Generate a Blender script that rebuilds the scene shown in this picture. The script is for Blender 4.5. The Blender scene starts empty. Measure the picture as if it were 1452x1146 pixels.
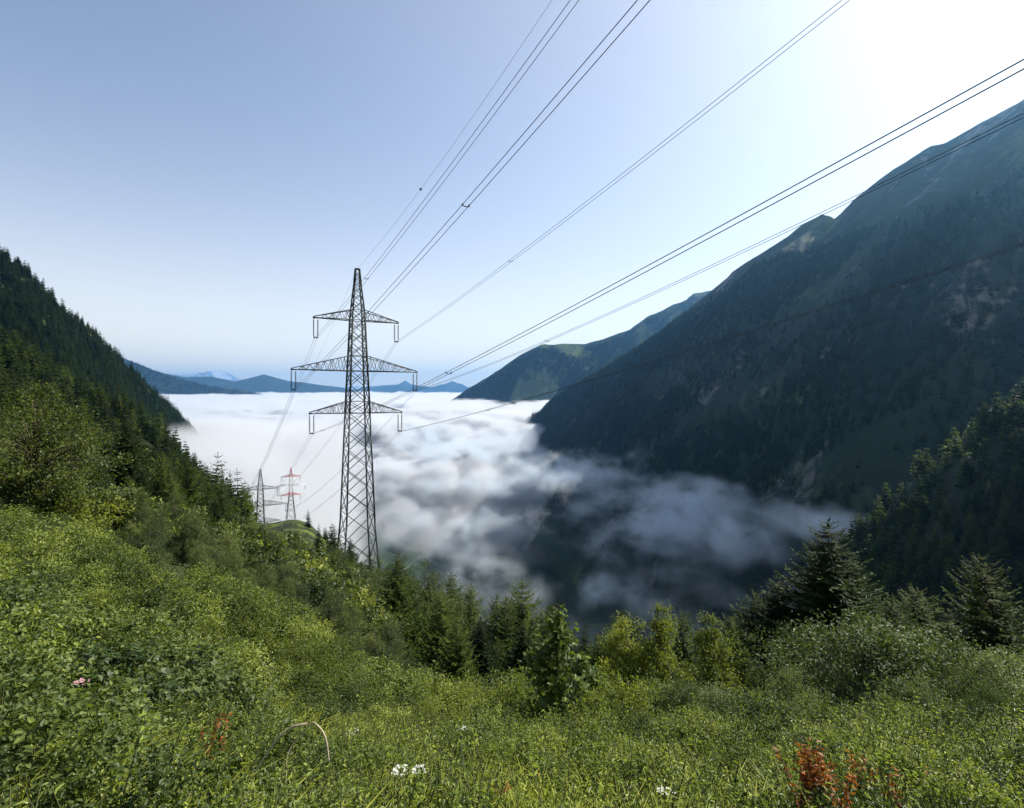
import bpy, math, random
import numpy as np
from mathutils import Vector

SC = bpy.context.scene
COL = SC.collection
R = math.radians
rng = np.random.default_rng(7)
random.seed(7)

# ------------------------------------------------------------------ camera
F, CX, CY = 800.0, 726.0, 565.0          # focal length and horizon in photo pixels
cam = bpy.data.cameras.new('camera')
camo = bpy.data.objects.new('camera', cam)
COL.objects.link(camo)
SC.camera = camo
camo.location = (0, 0, 0)
camo.rotation_euler = (R(90), 0, 0)
cam.sensor_width = 36
cam.lens = 36 * F / 1452
cam.shift_y = (CY - 573) / 1452
cam.clip_start = 0.1
cam.clip_end = 120000

# ------------------------------------------------------------------ sky, sun, exposure
SUN_EL, SUN_AZ = R(38), R(62)            # azimuth clockwise from the view direction
world = bpy.data.worlds.new('World')
SC.world = world
world.use_nodes = True
wn, wl = world.node_tree.nodes, world.node_tree.links
bg = wn['Background']
sky = wn.new('ShaderNodeTexSky')
sky.sky_type = 'NISHITA'
sky.sun_disc = False
sky.sun_elevation = SUN_EL
sky.sun_rotation = SUN_AZ
sky.altitude = 1000
sky.air_density = 1.0
sky.dust_density = 1.2
sky.ozone_density = 2.2
# pale humid band that fades upward from the horizon, the same all round
def wnode(t, **k):
    n = wn.new(t)
    for a, b in k.items(): setattr(n, a, b)
    return n


tcw = wnode('ShaderNodeTexCoord')
sepw = wnode('ShaderNodeSeparateXYZ')
wl.new(tcw.outputs['Generated'], sepw.inputs[0])
mdiv = wnode('ShaderNodeMath', operation='MULTIPLY')
wl.new(sepw.outputs[2], mdiv.inputs[0])
mdiv.inputs[1].default_value = -1 / 0.135
mexp = wnode('ShaderNodeMath', operation='EXPONENT', use_clamp=True)
wl.new(mdiv.outputs[0], mexp.inputs[0])
mfac = wnode('ShaderNodeMath', operation='MULTIPLY')
wl.new(mexp.outputs[0], mfac.inputs[0])
mfac.inputs[1].default_value = 0.92
wmix = wnode('ShaderNodeMix', data_type='RGBA')
wl.new(mfac.outputs[0], wmix.inputs[0])
wl.new(sky.outputs[0], wmix.inputs[6])
wmix.inputs[7].default_value = (14.9, 11.8, 7.0, 1)
# broad pale glare of the hazy air round the sun
vdot = wnode('ShaderNodeVectorMath', operation='DOT_PRODUCT')
wl.new(tcw.outputs['Generated'], vdot.inputs[0])
vdot.inputs[1].default_value = (math.sin(SUN_AZ) * math.cos(SUN_EL), math.cos(SUN_AZ) * math.cos(SUN_EL), math.sin(SUN_EL))
macos = wnode('ShaderNodeMath', operation='ARCCOSINE', use_clamp=False)
wl.new(vdot.outputs['Value'], macos.inputs[0])
msc = wnode('ShaderNodeMath', operation='MULTIPLY')
wl.new(macos.outputs[0], msc.inputs[0])
msc.inputs[1].default_value = -1 / 0.40
mge = wnode('ShaderNodeMath', operation='EXPONENT', use_clamp=True)
wl.new(msc.outputs[0], mge.inputs[0])
mgf = wnode('ShaderNodeMath', operation='MULTIPLY', use_clamp=True)
wl.new(mge.outputs[0], mgf.inputs[0])
mgf.inputs[1].default_value = 1.55
wmix2 = wnode('ShaderNodeMix', data_type='RGBA')
wl.new(mgf.outputs[0], wmix2.inputs[0])
wl.new(wmix.outputs[2], wmix2.inputs[6])
wmix2.inputs[7].default_value = (8.6, 7.6, 6.3, 1)
wl.new(wmix2.outputs[2], bg.inputs[0])
bg.inputs[1].default_value = 0.085
sun_dir = Vector((math.sin(SUN_AZ) * math.cos(SUN_EL), math.cos(SUN_AZ) * math.cos(SUN_EL), math.sin(SUN_EL)))
sl = bpy.data.lights.new('sun', 'SUN')
sl.energy = 5.0
sl.angle = R(0.5)
sl.color = (1.0, 0.94, 0.83)
so = bpy.data.objects.new('sun', sl)
so.rotation_euler = sun_dir.to_track_quat('Z', 'Y').to_euler()
COL.objects.link(so)
SC.view_settings.view_transform = 'Standard'
SC.view_settings.look = 'None'
SC.view_settings.gamma = 1
SC.view_settings.use_curve_mapping = False
SC.view_settings.exposure = 1.05
SC.cycles.use_denoising = True
try:
    SC.cycles.denoiser = 'OPENIMAGEDENOISE'
    SC.cycles.denoising_input_passes = 'RGB_ALBEDO_NORMAL'
    SC.cycles.denoising_prefilter = 'ACCURATE'
except Exception:
    pass
SC.cycles.use_adaptive_sampling = True
SC.cycles.adaptive_threshold = 0.01
SC.cycles.max_bounces = 8
SC.cycles.diffuse_bounces = 3
SC.cycles.glossy_bounces = 1
SC.cycles.transmission_bounces = 3
SC.cycles.volume_bounces = 4
SC.cycles.transparent_max_bounces = 6
SC.cycles.volume_step_rate = 1.0
SC.cycles.volume_max_steps = 512
SC.cycles.sample_clamp_indirect = 6


# ------------------------------------------------------------------ helpers
def P(px, py, Y):
    return np.array(((px - CX) / F * Y, Y, (CY - py) / F * Y))


def tag(o, label=None, cat=None, group=None, kind=None):
    if label: o['label'] = label
    if cat: o['category'] = cat
    if group: o['group'] = group
    if kind: o['kind'] = kind
    return o


def hash2(ix, iy, seed):
    h = (ix.astype(np.int64) * 374761393 + iy.astype(np.int64) * 668265263 + seed * 1442695041) & 0xffffffff
    h = ((h ^ (h >> 13)) * 1274126177) & 0xffffffff
    h = (h ^ (h >> 16)) & 0xffffffff
    return h / 4294967295.0


def vnoise(x, y, seed=0):
    ix, iy = np.floor(x), np.floor(y)
    fx, fy = x - ix, y - iy
    fx = fx * fx * fx * (fx * (fx * 6 - 15) + 10)
    fy = fy * fy * fy * (fy * (fy * 6 - 15) + 10)
    a, b = hash2(ix, iy, seed), hash2(ix + 1, iy, seed)
    c, d = hash2(ix, iy + 1, seed), hash2(ix + 1, iy + 1, seed)
    return (a * (1 - fx) + b * fx) * (1 - fy) + (c * (1 - fx) + d * fx) * fy - 0.5


def fbm(x, y, oct=5, seed=0, gain=0.5):
    s, a, t = 0, 1.0, 0
    for i in range(oct):
        s = s + a * vnoise(x * 2 ** i + 13.7 * i, y * 2 ** i - 7.3 * i, seed + i)
        t += a
        a *= gain
    return s / t * 2


def ridged(x, y, oct=5, seed=0):
    s, a, t = 0, 1.0, 0
    for i in range(oct):
        s = s + a * (1 - 4 * np.abs(vnoise(x * 2 ** i + 3.1 * i, y * 2 ** i + 9.2 * i, seed + i)))
        t += a
        a *= 0.5
    return s / t


def mesh_from(name, V, Q, mats=(), midx=None, attr=None, smooth=False):
    me = bpy.data.meshes.new(name)
    V = np.asarray(V, np.float32)
    Q = np.asarray(Q, np.int32)
    n, k = Q.shape
    me.vertices.add(len(V))
    me.vertices.foreach_set('co', V.ravel())
    me.loops.add(n * k)
    me.loops.foreach_set('vertex_index', Q.ravel())
    me.polygons.add(n)
    me.polygons.foreach_set('loop_start', np.arange(0, n * k, k, dtype=np.int32))
    me.polygons.foreach_set('loop_total', np.full(n, k, np.int32))
    for m in mats:
        me.materials.append(m)
    if midx is not None:
        me.polygons.foreach_set('material_index', np.asarray(midx, np.int32))
    if smooth:
        me.polygons.foreach_set('use_smooth', np.ones(n, bool))
    if attr is not None:
        a = me.attributes.new('v', 'FLOAT', 'POINT')
        a.data.foreach_set('value', np.asarray(attr, np.float32))
    me.update(calc_edges=True)
    return me


def obj(name, data, parent=None, loc=None):
    o = bpy.data.objects.new(name, data)
    COL.objects.link(o)
    if parent: o.parent = parent
    if loc is not None: o.location = loc
    return o


def grid_quads(nu, nv):
    i = np.arange(nu - 1)[:, None] * nv + np.arange(nv - 1)[None, :]
    i = i.ravel()
    return np.stack([i, i + nv, i + nv + 1, i + 1], 1)


# ------------------------------------------------------------------ materials
class NT:
    def __init__(s, tree):
        s.t = tree

    def n(s, typ, **kw):
        nd = s.t.nodes.new(typ)
        for k, v in kw.items():
            setattr(nd, k, v)
        return nd

    def l(s, a, b):
        s.t.links.new(a, b)

    def val(s, sock, v):
        if isinstance(v, bpy.types.NodeSocket):
            s.l(v, sock)
        else:
            sock.default_value = v

    def math(s, op, a, b=None, c=None, clamp=False):
        nd = s.n('ShaderNodeMath', operation=op, use_clamp=clamp)
        for i, v in enumerate((a, b, c)):
            if v is not None: s.val(nd.inputs[i], v)
        return nd.outputs[0]

    def vmath(s, op, a, b=None, scale=None):
        nd = s.n('ShaderNodeVectorMath', operation=op)
        s.val(nd.inputs[0], a)
        if b is not None: s.val(nd.inputs[1], b)
        if scale is not None: s.val(nd.inputs['Scale'], scale)
        return nd.outputs['Value'] if op in ('LENGTH', 'DISTANCE', 'DOT_PRODUCT') else nd.outputs[0]

    def noise(s, vec, scale, detail=5, rough=0.55, dist=0.0):
        nd = s.n('ShaderNodeTexNoise')
        nd.inputs['Scale'].default_value = scale
        nd.inputs['Detail'].default_value = detail
        nd.inputs['Roughness'].default_value = rough
        nd.inputs['Distortion'].default_value = dist
        if vec is not None: s.l(vec, nd.inputs['Vector'])
        return nd.outputs[0]

    def ramp(s, fac, stops):
        nd = s.n('ShaderNodeValToRGB')
        e = nd.color_ramp.elements
        while len(e) < len(stops): e.new(0.5)
        for el, (p, c) in zip(e, stops):
            el.position = p
            el.color = (*c, 1)
        s.val(nd.inputs[0], fac)
        return nd.outputs[0]

    def mix(s, f, a, b):
        nd = s.n('ShaderNodeMix', data_type='RGBA')
        s.val(nd.inputs[0], f)
        for i, v in ((6, a), (7, b)):
            if isinstance(v, tuple): nd.inputs[i].default_value = (*v, 1)
            else: s.l(v, nd.inputs[i])
        return nd.outputs[2]

    def smooth(s, x, a, b):
        nd = s.n('ShaderNodeMapRange', interpolation_type='SMOOTHSTEP')
        s.val(nd.inputs[0], x)
        nd.inputs[1].default_value = a
        nd.inputs[2].default_value = b
        return nd.outputs[0]


def new_mat(name):
    m = bpy.data.materials.new(name)
    m.use_nodes = True
    m.node_tree.nodes.clear()
    t = NT(m.node_tree)
    out = t.n('ShaderNodeOutputMaterial')
    return m, t, out


def leaf_mat(name, stops, rough=0.5, transl=0.35, spec=0.3):
    m, t, out = new_mat(name)
    at = t.n('ShaderNodeAttribute', attribute_name='v')
    oi = t.n('ShaderNodeObjectInfo')
    f = t.math('ADD', t.math('MULTIPLY', at.outputs['Fac'], 0.48), t.math('MULTIPLY', oi.outputs['Random'], 0.52))
    c = t.ramp(f, stops)
    b = t.n('ShaderNodeBsdfPrincipled')
    t.l(c, b.inputs['Base Color'])
    b.inputs['Roughness'].default_value = rough
    b.inputs['Specular IOR Level'].default_value = spec
    tr = t.n('ShaderNodeBsdfTranslucent')
    hs = t.n('ShaderNodeMix', data_type='RGBA', blend_type='MULTIPLY')
    hs.inputs[0].default_value = 1
    t.l(c, hs.inputs[6])
    hs.inputs[7].default_value = (1.5, 1.6, 0.6, 1)
    t.l(hs.outputs[2], tr.inputs[0])
    mx = t.n('ShaderNodeMixShader')
    mx.inputs[0].default_value = transl
    t.l(b.outputs[0], mx.inputs[1])
    t.l(tr.outputs[0], mx.inputs[2])
    t.l(mx.outputs[0], out.inputs[0])
    return m


def plain_mat(name, col, rough=0.6, metal=0.0, var=0.25, scale=4.0, spec=0.4):
    m, t, out = new_mat(name)
    tc = t.n('ShaderNodeTexCoord')
    n = t.noise(tc.outputs['Object'], scale, 6)
    c = t.mix(n, tuple(x * (1 - var) for x in col), tuple(min(1, x * (1 + var)) for x in col))
    b = t.n('ShaderNodeBsdfPrincipled')
    t.l(c, b.inputs['Base Color'])
    b.inputs['Roughness'].default_value = rough
    b.inputs['Metallic'].default_value = metal
    b.inputs['Specular IOR Level'].default_value = spec
    t.l(b.outputs[0], out.inputs[0])
    return m


def terrain_mat(name, forest, grass, rock, rock_amt, grass_amt, scale, rock_scale=None, bump=0.0):
    """forest floor, grass and bare rock mixed by noise and steepness"""
    m, t, out = new_mat(name)
    geo = t.n('ShaderNodeNewGeometry')
    pos = geo.outputs['Position']
    n1 = t.noise(pos, scale, 8, 0.6)
    mp = t.n('ShaderNodeMapping')
    t.l(pos, mp.inputs[0])
    mp.inputs['Scale'].default_value = (1, 1, 0.35)
    n2 = t.noise(mp.outputs[0], rock_scale or scale * 2, 9, 0.62, 0.4)
    n3 = t.noise(pos, scale * 14, 6, 0.6)
    g = t.smooth(t.math('ADD', n1, t.math('MULTIPLY', t.math('SUBTRACT', n3, 0.5), 0.25)), 1 - grass_amt - 0.05, 1 - grass_amt + 0.05)
    k = t.smooth(t.math('ADD', n2, t.math('MULTIPLY', t.math('SUBTRACT', n3, 0.5), 0.3)), 1 - rock_amt - 0.03, 1 - rock_amt + 0.06)
    c = t.mix(n3, tuple(x * 0.6 for x in forest), tuple(x * 1.4 for x in forest))
    gc = t.mix(n3, tuple(x * 0.65 for x in grass), tuple(x * 1.35 for x in grass))
    rc = t.mix(n3, tuple(x * 0.6 for x in rock), tuple(x * 1.3 for x in rock))
    c = t.mix(g, c, gc)
    c = t.mix(k, c, rc)
    b = t.n('ShaderNodeBsdfPrincipled')
    t.l(c, b.inputs['Base Color'])
    b.inputs['Roughness'].default_value = 0.9
    b.inputs['Specular IOR Level'].default_value = 0.1
    if bump:
        bp = t.n('ShaderNodeBump')
        bp.inputs['Strength'].default_value = 0.8
        bp.inputs['Distance'].default_value = bump
        t.l(n3, bp.inputs['Height'])
        t.l(bp.outputs[0], b.inputs['Normal'])
    t.l(b.outputs[0], out.inputs[0])
    return m


M = {}
M['spruce'] = leaf_mat('spruce_needles', [(0.0, (0.008, 0.016, 0.005)), (0.5, (0.018, 0.036, 0.009)), (1.0, (0.046, 0.076, 0.018))], 0.65, 0.15, 0.08)
M['larch'] = leaf_mat('larch_needles', [(0.0, (0.020, 0.036, 0.010)), (0.5, (0.055, 0.084, 0.017)), (1.0, (0.13, 0.17, 0.036))], 0.65, 0.30, 0.08)
M['alder'] = leaf_mat('alder_leaves', [(0.0, (0.012, 0.024, 0.007)), (0.4, (0.058, 0.085, 0.020)), (0.72, (0.17, 0.205, 0.042)), (1.0, (0.34, 0.36, 0.09))], 0.5, 0.33, 0.2)
M['birch'] = leaf_mat('birch_leaves', [(0.0, (0.022, 0.036, 0.009)), (0.45, (0.10, 0.125, 0.024)), (0.8, (0.24, 0.26, 0.045)), (1.0, (0.40, 0.40, 0.09))], 0.5, 0.38, 0.2)
M['willow'] = leaf_mat('willow_leaves', [(0.0, (0.035, 0.052, 0.020)), (0.5, (0.085, 0.115, 0.042)), (0.72, (0.19, 0.22, 0.11)), (1.0, (0.38, 0.41, 0.27))], 0.55, 0.25, 0.2)
M['maple'] = leaf_mat('maple_leaves', [(0.0, (0.028, 0.054, 0.012)), (0.45, (0.10, 0.14, 0.028)), (0.8, (0.21, 0.25, 0.07)), (1.0, (0.33, 0.36, 0.14))], 0.5, 0.38, 0.2)
M['thicket'] = leaf_mat('thicket_leaves', [(0.0, (0.010, 0.021, 0.007)), (0.4, (0.038, 0.058, 0.017)), (0.72, (0.11, 0.135, 0.036)), (1.0, (0.25, 0.27, 0.08))], 0.55, 0.28, 0.2)
M['bramble'] = leaf_mat('bramble_leaves', [(0.0, (0.012, 0.026, 0.008)), (0.45, (0.048, 0.074, 0.018)), (0.8, (0.13, 0.16, 0.042)), (1.0, (0.26, 0.29, 0.10))], 0.5, 0.25, 0.2)
M['maple_tree'] = leaf_mat('sycamore_leaves', [(0.0, (0.014, 0.027, 0.006)), (0.6, (0.040, 0.062, 0.012)), (0.88, (0.10, 0.12, 0.020)), (1.0, (0.24, 0.17, 0.025))], 0.5, 0.30, 0.2)
M['grass'] = leaf_mat('meadow_grass', [(0.0, (0.06, 0.09, 0.012)), (0.5, (0.27, 0.31, 0.038)), (1.0, (0.52, 0.50, 0.10))], 0.5, 0.42, 0.2)
M['herb'] = leaf_mat('meadow_herbs', [(0.0, (0.030, 0.060, 0.011)), (0.5, (0.15, 0.20, 0.028)), (1.0, (0.38, 0.42, 0.08))], 0.5, 0.42, 0.25)
M['dry'] = leaf_mat('dried_orange_leaves', [(0.0, (0.10, 0.028, 0.010)), (0.5, (0.25, 0.075, 0.018)), (1.0, (0.45, 0.17, 0.04))], 0.6, 0.3, 0.3)
M['petal'] = leaf_mat('white_petals', [(0.0, (0.55, 0.55, 0.5)), (1.0, (0.8, 0.8, 0.76))], 0.6, 0.3, 0.3)
M['pink'] = leaf_mat('pink_petals', [(0.0, (0.45, 0.22, 0.28)), (1.0, (0.65, 0.42, 0.45))], 0.6, 0.3, 0.3)
M['yellow'] = leaf_mat('yellow_petals', [(0.0, (0.45, 0.32, 0.03)), (1.0, (0.65, 0.5, 0.06))], 0.6, 0.3, 0.3)
M['bark'] = plain_mat('grey_brown_bark', (0.075, 0.055, 0.04), 0.9, 0, 0.5, 6, 0.1)
M['birchbark'] = plain_mat('pale_bark', (0.09, 0.078, 0.062), 0.85, 0, 0.55, 9, 0.15)
M['stem'] = plain_mat('green_brown_stems', (0.07, 0.075, 0.03), 0.8, 0, 0.4, 5, 0.2)
M['deadwood'] = plain_mat('bleached_dead_wood', (0.40, 0.33, 0.24), 0.8, 0, 0.3, 20, 0.2)
M['rock'] = plain_mat('pale_rock', (0.30, 0.27, 0.22), 0.9, 0, 0.45, 0.35, 0.15)
M['steel'] = plain_mat('weathered_green_grey_steel', (0.018, 0.030, 0.028), 0.6, 0.0, 0.3, 1.5, 0.4)
M['steel_far'] = plain_mat('grey_galvanised_steel', (0.09, 0.10, 0.10), 0.55, 0.0, 0.25, 1.0, 0.4)
M['red'] = plain_mat('red_aviation_paint', (0.55, 0.05, 0.06), 0.5, 0, 0.15, 1.0, 0.4)
M['white'] = plain_mat('white_aviation_paint', (0.75, 0.75, 0.75), 0.5, 0, 0.1, 1.0, 0.4)
M['glass'] = plain_mat('brown_porcelain', (0.06, 0.05, 0.05), 0.25, 0, 0.2, 3, 0.6)
M['wire'] = plain_mat('aluminium_conductor', (0.06, 0.065, 0.07), 0.6, 0.3, 0.1, 1, 0.3)
M['ground'] = terrain_mat('slope_soil_and_grass', (0.020, 0.026, 0.010), (0.085, 0.11, 0.020), (0.20, 0.17, 0.13), 0.30, 0.44, 0.03, 0.06)
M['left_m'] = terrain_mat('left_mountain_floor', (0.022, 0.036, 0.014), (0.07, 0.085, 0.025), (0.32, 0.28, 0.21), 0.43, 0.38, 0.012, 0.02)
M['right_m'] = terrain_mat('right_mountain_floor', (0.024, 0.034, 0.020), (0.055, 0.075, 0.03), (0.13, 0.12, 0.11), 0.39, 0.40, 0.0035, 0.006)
M['mid_m'] = terrain_mat('meadow_mountain_floor', (0.012, 0.022, 0.012), (0.07, 0.095, 0.03), (0.2, 0.19, 0.16), 0.30, 0.45, 0.003, 0.006)
M['far_m'] = terrain_mat('far_ridge_floor', (0.012, 0.02, 0.012), (0.03, 0.04, 0.018), (0.1, 0.1, 0.09), 0.30, 0.40, 0.0012, 0.002)
M['snow_m'] = terrain_mat('snowy_range', (0.12, 0.12, 0.13), (0.3, 0.3, 0.32), (0.6, 0.6, 0.62), 0.50, 0.40, 0.0006, 0.0012)
M['valley'] = terrain_mat('valley_forest_floor', (0.016, 0.027, 0.015), (0.05, 0.075, 0.025), (0.30, 0.28, 0.26), 0.22, 0.40, 0.004, 0.01)


# ------------------------------------------------------------------ near terrain
GC = []                                   # (px, ((Y, py), ...)) ground as read off the photograph


def gc(px, *pairs):
    for Y, py in pairs:
        GC.append(P(px, py, Y))


gc(-700, (6, 800), (12, 640), (25, 520), (50, 430), (100, 380), (250, 300), (450, 180), (700, 150))
gc(0, (6, 990), (12, 850), (25, 770), (50, 705), (100, 650), (200, 600), (300, 545), (400, 490), (480, 520), (700, 720))
gc(100, (6, 1030), (12, 880), (25, 795), (50, 738), (100, 695), (200, 655), (300, 605), (400, 555), (480, 590), (700, 780))
gc(207, (6, 1060), (12, 910), (25, 820), (50, 770), (100, 735), (200, 712), (300, 672), (400, 635), (480, 665), (700, 830))
gc(300, (6, 1085), (12, 940), (25, 845), (50, 795), (100, 765), (200, 745), (300, 722), (400, 698), (470, 720), (700, 880))
gc(350, (200, 760), (300, 745), (400, 730), (470, 745))
gc(412, (6, 1115), (12, 985), (25, 900), (50, 845), (100, 803), (200, 778), (300, 765), (420, 737), (470, 748), (700, 950))
gc(465, (200, 800), (300, 790), (420, 768), (470, 790))
gc(440, (200, 790), (300, 776), (420, 748), (470, 765))
gc(380, (200, 770), (300, 755), (420, 735), (470, 745))
gc(515, (6, 1130), (12, 1040), (20, 1000), (40, 930), (96, 846), (150, 825), (300, 818), (450, 860), (700, 1050))
gc(620, (9, 1075), (20, 1025), (40, 985), (70, 940), (96, 915), (150, 885), (250, 870), (350, 900), (700, 1150))
gc(726, (6, 1134), (9, 1070), (20, 1045), (35, 1020), (60, 1000), (100, 985), (180, 985), (300, 1040), (600, 1200))
gc(1000, (6, 1134), (9, 1062), (20, 1045), (35, 1035), (60, 1030), (100, 1040), (200, 1100), (600, 1300))
gc(1300, (6, 1130), (9, 1055), (20, 1040), (35, 1045), (60, 1050), (100, 1065), (200, 1120), (600, 1300))
gc(1700, (6, 1120), (9, 1050), (20, 1030), (60, 1040), (200, 1100), (600, 1300))
gc(3000, (6, 1000), (20, 1000), (100, 1000), (300, 1100))
CAMH = 1.75
for az, sl_ in ((180, .42), (130, .1), (-130, .55), (-90, .55)):
    for r_ in (3, 20, 120, 600):
        GC.append(np.array((math.sin(R(az)) * r_, math.cos(R(az)) * r_, sl_ * r_ - CAMH)))
for az in range(-60, 61, 30):
    GC.append(np.array((math.sin(R(az)) * 2, math.cos(R(az)) * 2, (-.40 * math.cos(R(az)) - .2 * math.sin(R(az))) * 2 - CAMH)))
GC = np.array(GC)


def tps_feat(x, y):
    r = np.sqrt(x * x + y * y) + 1e-6
    return np.stack([x / r * 2.6, y / r * 2.6, np.log(r) * 0.8], -1), r


def tps_kern(A, B):
    return np.sqrt(((A[:, None, :] - B[None, :, :]) ** 2).sum(-1) + 0.02)


_f, _r = tps_feat(GC[:, 0], GC[:, 1])
_K = tps_kern(_f, _f) + np.eye(len(_f)) * 0.02
_A = np.block([[_K, np.c_[np.ones(len(_f)), _f]], [np.c_[np.ones(len(_f)), _f].T, np.zeros((4, 4))]])
_W = np.linalg.solve(_A, np.r_[(GC[:, 2] + CAMH) / _r, np.zeros(4)])


def gz(x, y):
    x = np.atleast_1d(np.asarray(x, float))
    y = np.atleast_1d(np.asarray(y, float))
    f, r = tps_feat(x, y)
    out = np.empty(len(x))
    for i in range(0, len(x), 20000):
        ff = f[i:i + 20000]
        out[i:i + 20000] = tps_kern(ff, _f) @ _W[:-4] + np.c_[np.ones(len(ff)), ff] @ _W[-4:]
    z = out * r - CAMH
    z += fbm(x / 14, y / 14, 4, 3) * np.clip((r - 8) * 0.03, 0, 0.9) + fbm(x / 90, y / 90, 3, 9) * np.clip((r - 60) * 0.02, 0, 2.0)
    z += fbm(x / 1.3, y / 1.3, 3, 5) * 0.10
    k = np.clip((r - 650) / 350, 0, 1) ** 2
    return z * (1 - k) + (-700) * k


def build_ground():
    na, nr = 420, 250
    az = np.linspace(-math.pi, math.pi, na)
    az = np.sign(az) * (np.abs(az) / math.pi) ** 1.5 * math.pi
    rr = np.exp(np.linspace(math.log(0.5), math.log(1000), nr))
    A, RR = np.meshgrid(az, rr, indexing='ij')
    x, y = (np.sin(A) * RR).ravel(), (np.cos(A) * RR).ravel()
    V = np.stack([x, y, gz(x, y)], 1)
    Q = grid_quads(na, nr)
    return tag(obj('ground', mesh_from('ground', V, Q[:, ::-1], [M['ground']], smooth=True)), 'steep green mountain slope falling from the meadow to the valley', kind='structure')


build_ground()


# ------------------------------------------------------------------ mountains
def interp_pts(pts, t):
    pts = np.asarray(pts, float)
    d = np.r_[0, np.cumsum(np.linalg.norm(np.diff(pts, axis=0), axis=1))]
    d /= d[-1]
    return np.stack([np.interp(t, d, pts[:, k]) for k in range(3)], 1), d


class Mountain:
    """a ridge: crest polyline, a front face falling to `foot`, a back face; z(u, v) with gullies"""

    def __init__(s, name, crest, foot, back, mat, nu, nv, amp, scale, seed, gully=0.5, crest_amp=0.15, bulge=0.12, label=None, nb=12, ribs=()):
        crest = np.array([P(*c) for c in crest])
        foot = np.array(foot, float)
        t = np.linspace(0, 1, nu)
        C, d = interp_pts(crest, t)
        Fp = np.stack([np.interp(t, np.linspace(0, 1, len(foot)) if len(foot) != len(d) else d, foot[:, k]) for k in range(3)], 1)
        s.C, s.Fp, s.back = C, Fp, np.array(back, float)
        s.amp, s.scale, s.seed, s.gully, s.crest_amp, s.bulge, s.nu = amp, scale, seed, gully, crest_amp, bulge, nu
        s.L = np.linalg.norm(np.diff(crest, axis=0), axis=1).sum()
        s.ribs = ribs
        v = np.r_[-np.linspace(1, 0, nb, endpoint=False), np.linspace(0, 1, nv) ** 1.1]
        T, VV = np.meshgrid(t, v, indexing='ij')
        V = s.at(T.ravel(), VV.ravel())
        s.o = tag(obj(name, mesh_from(name, V, grid_quads(nu, len(v)), [mat], smooth=True)), label, kind='structure')

    def at(s, t, v):
        i = t * (s.nu - 1)
        i0 = np.clip(i.astype(int), 0, s.nu - 2)
        f = (i - i0)[:, None]
        C = s.C[i0] * (1 - f) + s.C[i0 + 1] * f
        Fp = s.Fp[i0] * (1 - f) + s.Fp[i0 + 1] * f
        vf = np.clip(v, 0, 1)[:, None]
        vb = np.clip(-v, 0, 1)[:, None]
        Pp = C + (Fp - C) * vf + s.back * vb
        drop = (C - Fp)[:, 2]
        Pp[:, 2] += s.bulge * drop * np.sin(np.pi * np.clip(v, 0, 1))
        x, y = Pp[:, 0] / s.scale, Pp[:, 1] / s.scale
        n = fbm(x, y, 7, s.seed) * (1 - s.gully) + ridged(t * s.L / s.scale * 1.3 + fbm(x, y, 3, s.seed + 50) * 0.5, np.abs(v) * 1.2, 5, s.seed + 20) * s.gully
        k = np.clip(np.abs(v) * 4, 0, 1)
        Pp[:, 2] += n * s.amp * (s.crest_amp + (1 - s.crest_amp) * k)
        for tc, w, v0, v1, h in s.ribs:
            Pp[:, 2] += h * np.exp(-((t - tc) / w) ** 2) * np.clip((v - v0) / 0.15, 0, 1) * np.clip((v1 - v) / 0.3, 0, 1)
        Pp[:, 2] = np.maximum(Pp[:, 2], -690 + s.seed * 0.05)
        return Pp


VZ = -600
right_mt = Mountain('mountain',
    [(3200, 120, 900), (2500, 0, 1000), (2250, -230, 1080), (2120, -60, 1120), (1960, -190, 1200), (1850, 10, 1250), (1740, -80, 1300), (1640, 30, 1360), (1560, 40, 1420), (1452, 137, 1500), (1390, 170, 1620), (1340, 200, 1720), (1318, 208, 1760), (1262, 245, 1900), (1210, 282, 2020), (1183, 314, 2120), (1165, 304, 2250), (1100, 345, 2400), (1040, 385, 2600),  # jagged peaks beyond the right edge are invented to break sunlight into shafts
     (985, 434, 2800), (940, 470, 2950), (900, 496, 3080), (850, 523, 3250), (790, 562, 3400), (748, 600, 3500), (690, 660, 3600)],
    [(700, 500, VZ), (690, 520, VZ), (680, 560, VZ), (660, 600, VZ), (650, 650, VZ), (620, 720, VZ), (560, 800, VZ), (520, 870, VZ), (470, 950, VZ), (400, 1050, VZ), (370, 1120, VZ), (350, 1180, VZ), (340, 1200, VZ), (320, 1300, VZ), (290, 1400, VZ), (270, 1450, VZ), (250, 1550, VZ), (220, 1650, VZ), (180, 1800, VZ),
     (120, 1950, VZ), (60, 2150, VZ), (0, 2350, VZ), (-60, 2600, VZ), (-140, 2900, VZ), (-220, 3150, VZ), (-350, 3400, VZ)],
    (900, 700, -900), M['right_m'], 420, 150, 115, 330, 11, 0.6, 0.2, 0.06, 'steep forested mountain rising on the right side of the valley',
    ribs=((0.47, 0.03, 0.12, 0.75, 60), (0.60, 0.03, 0.1, 0.8, 45)))
near_spur = Mountain('hillside',
    [(2400, 380, 330), (1900, 450, 400), (1700, 475, 430), (1560, 510, 455), (1452, 575, 480), (1380, 615, 500), (1310, 668, 520), (1250, 722, 545), (1200, 780, 570), (1150, 850, 590), (1080, 960, 600)],
    [(350, 80, -190), (330, 110, -190), (310, 140, -190), (280, 160, -195), (250, 180, -200), (230, 200, -210), (205, 220, -225), (185, 240, -240), (165, 260, -265), (150, 285, -290), (130, 310, -310)],
    (250, 250, -330), M['right_m'], 130, 60, 20, 90, 31, 0.35, 0.2, 0.10, 'dark forested hillside on the right below the big mountain')
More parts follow.
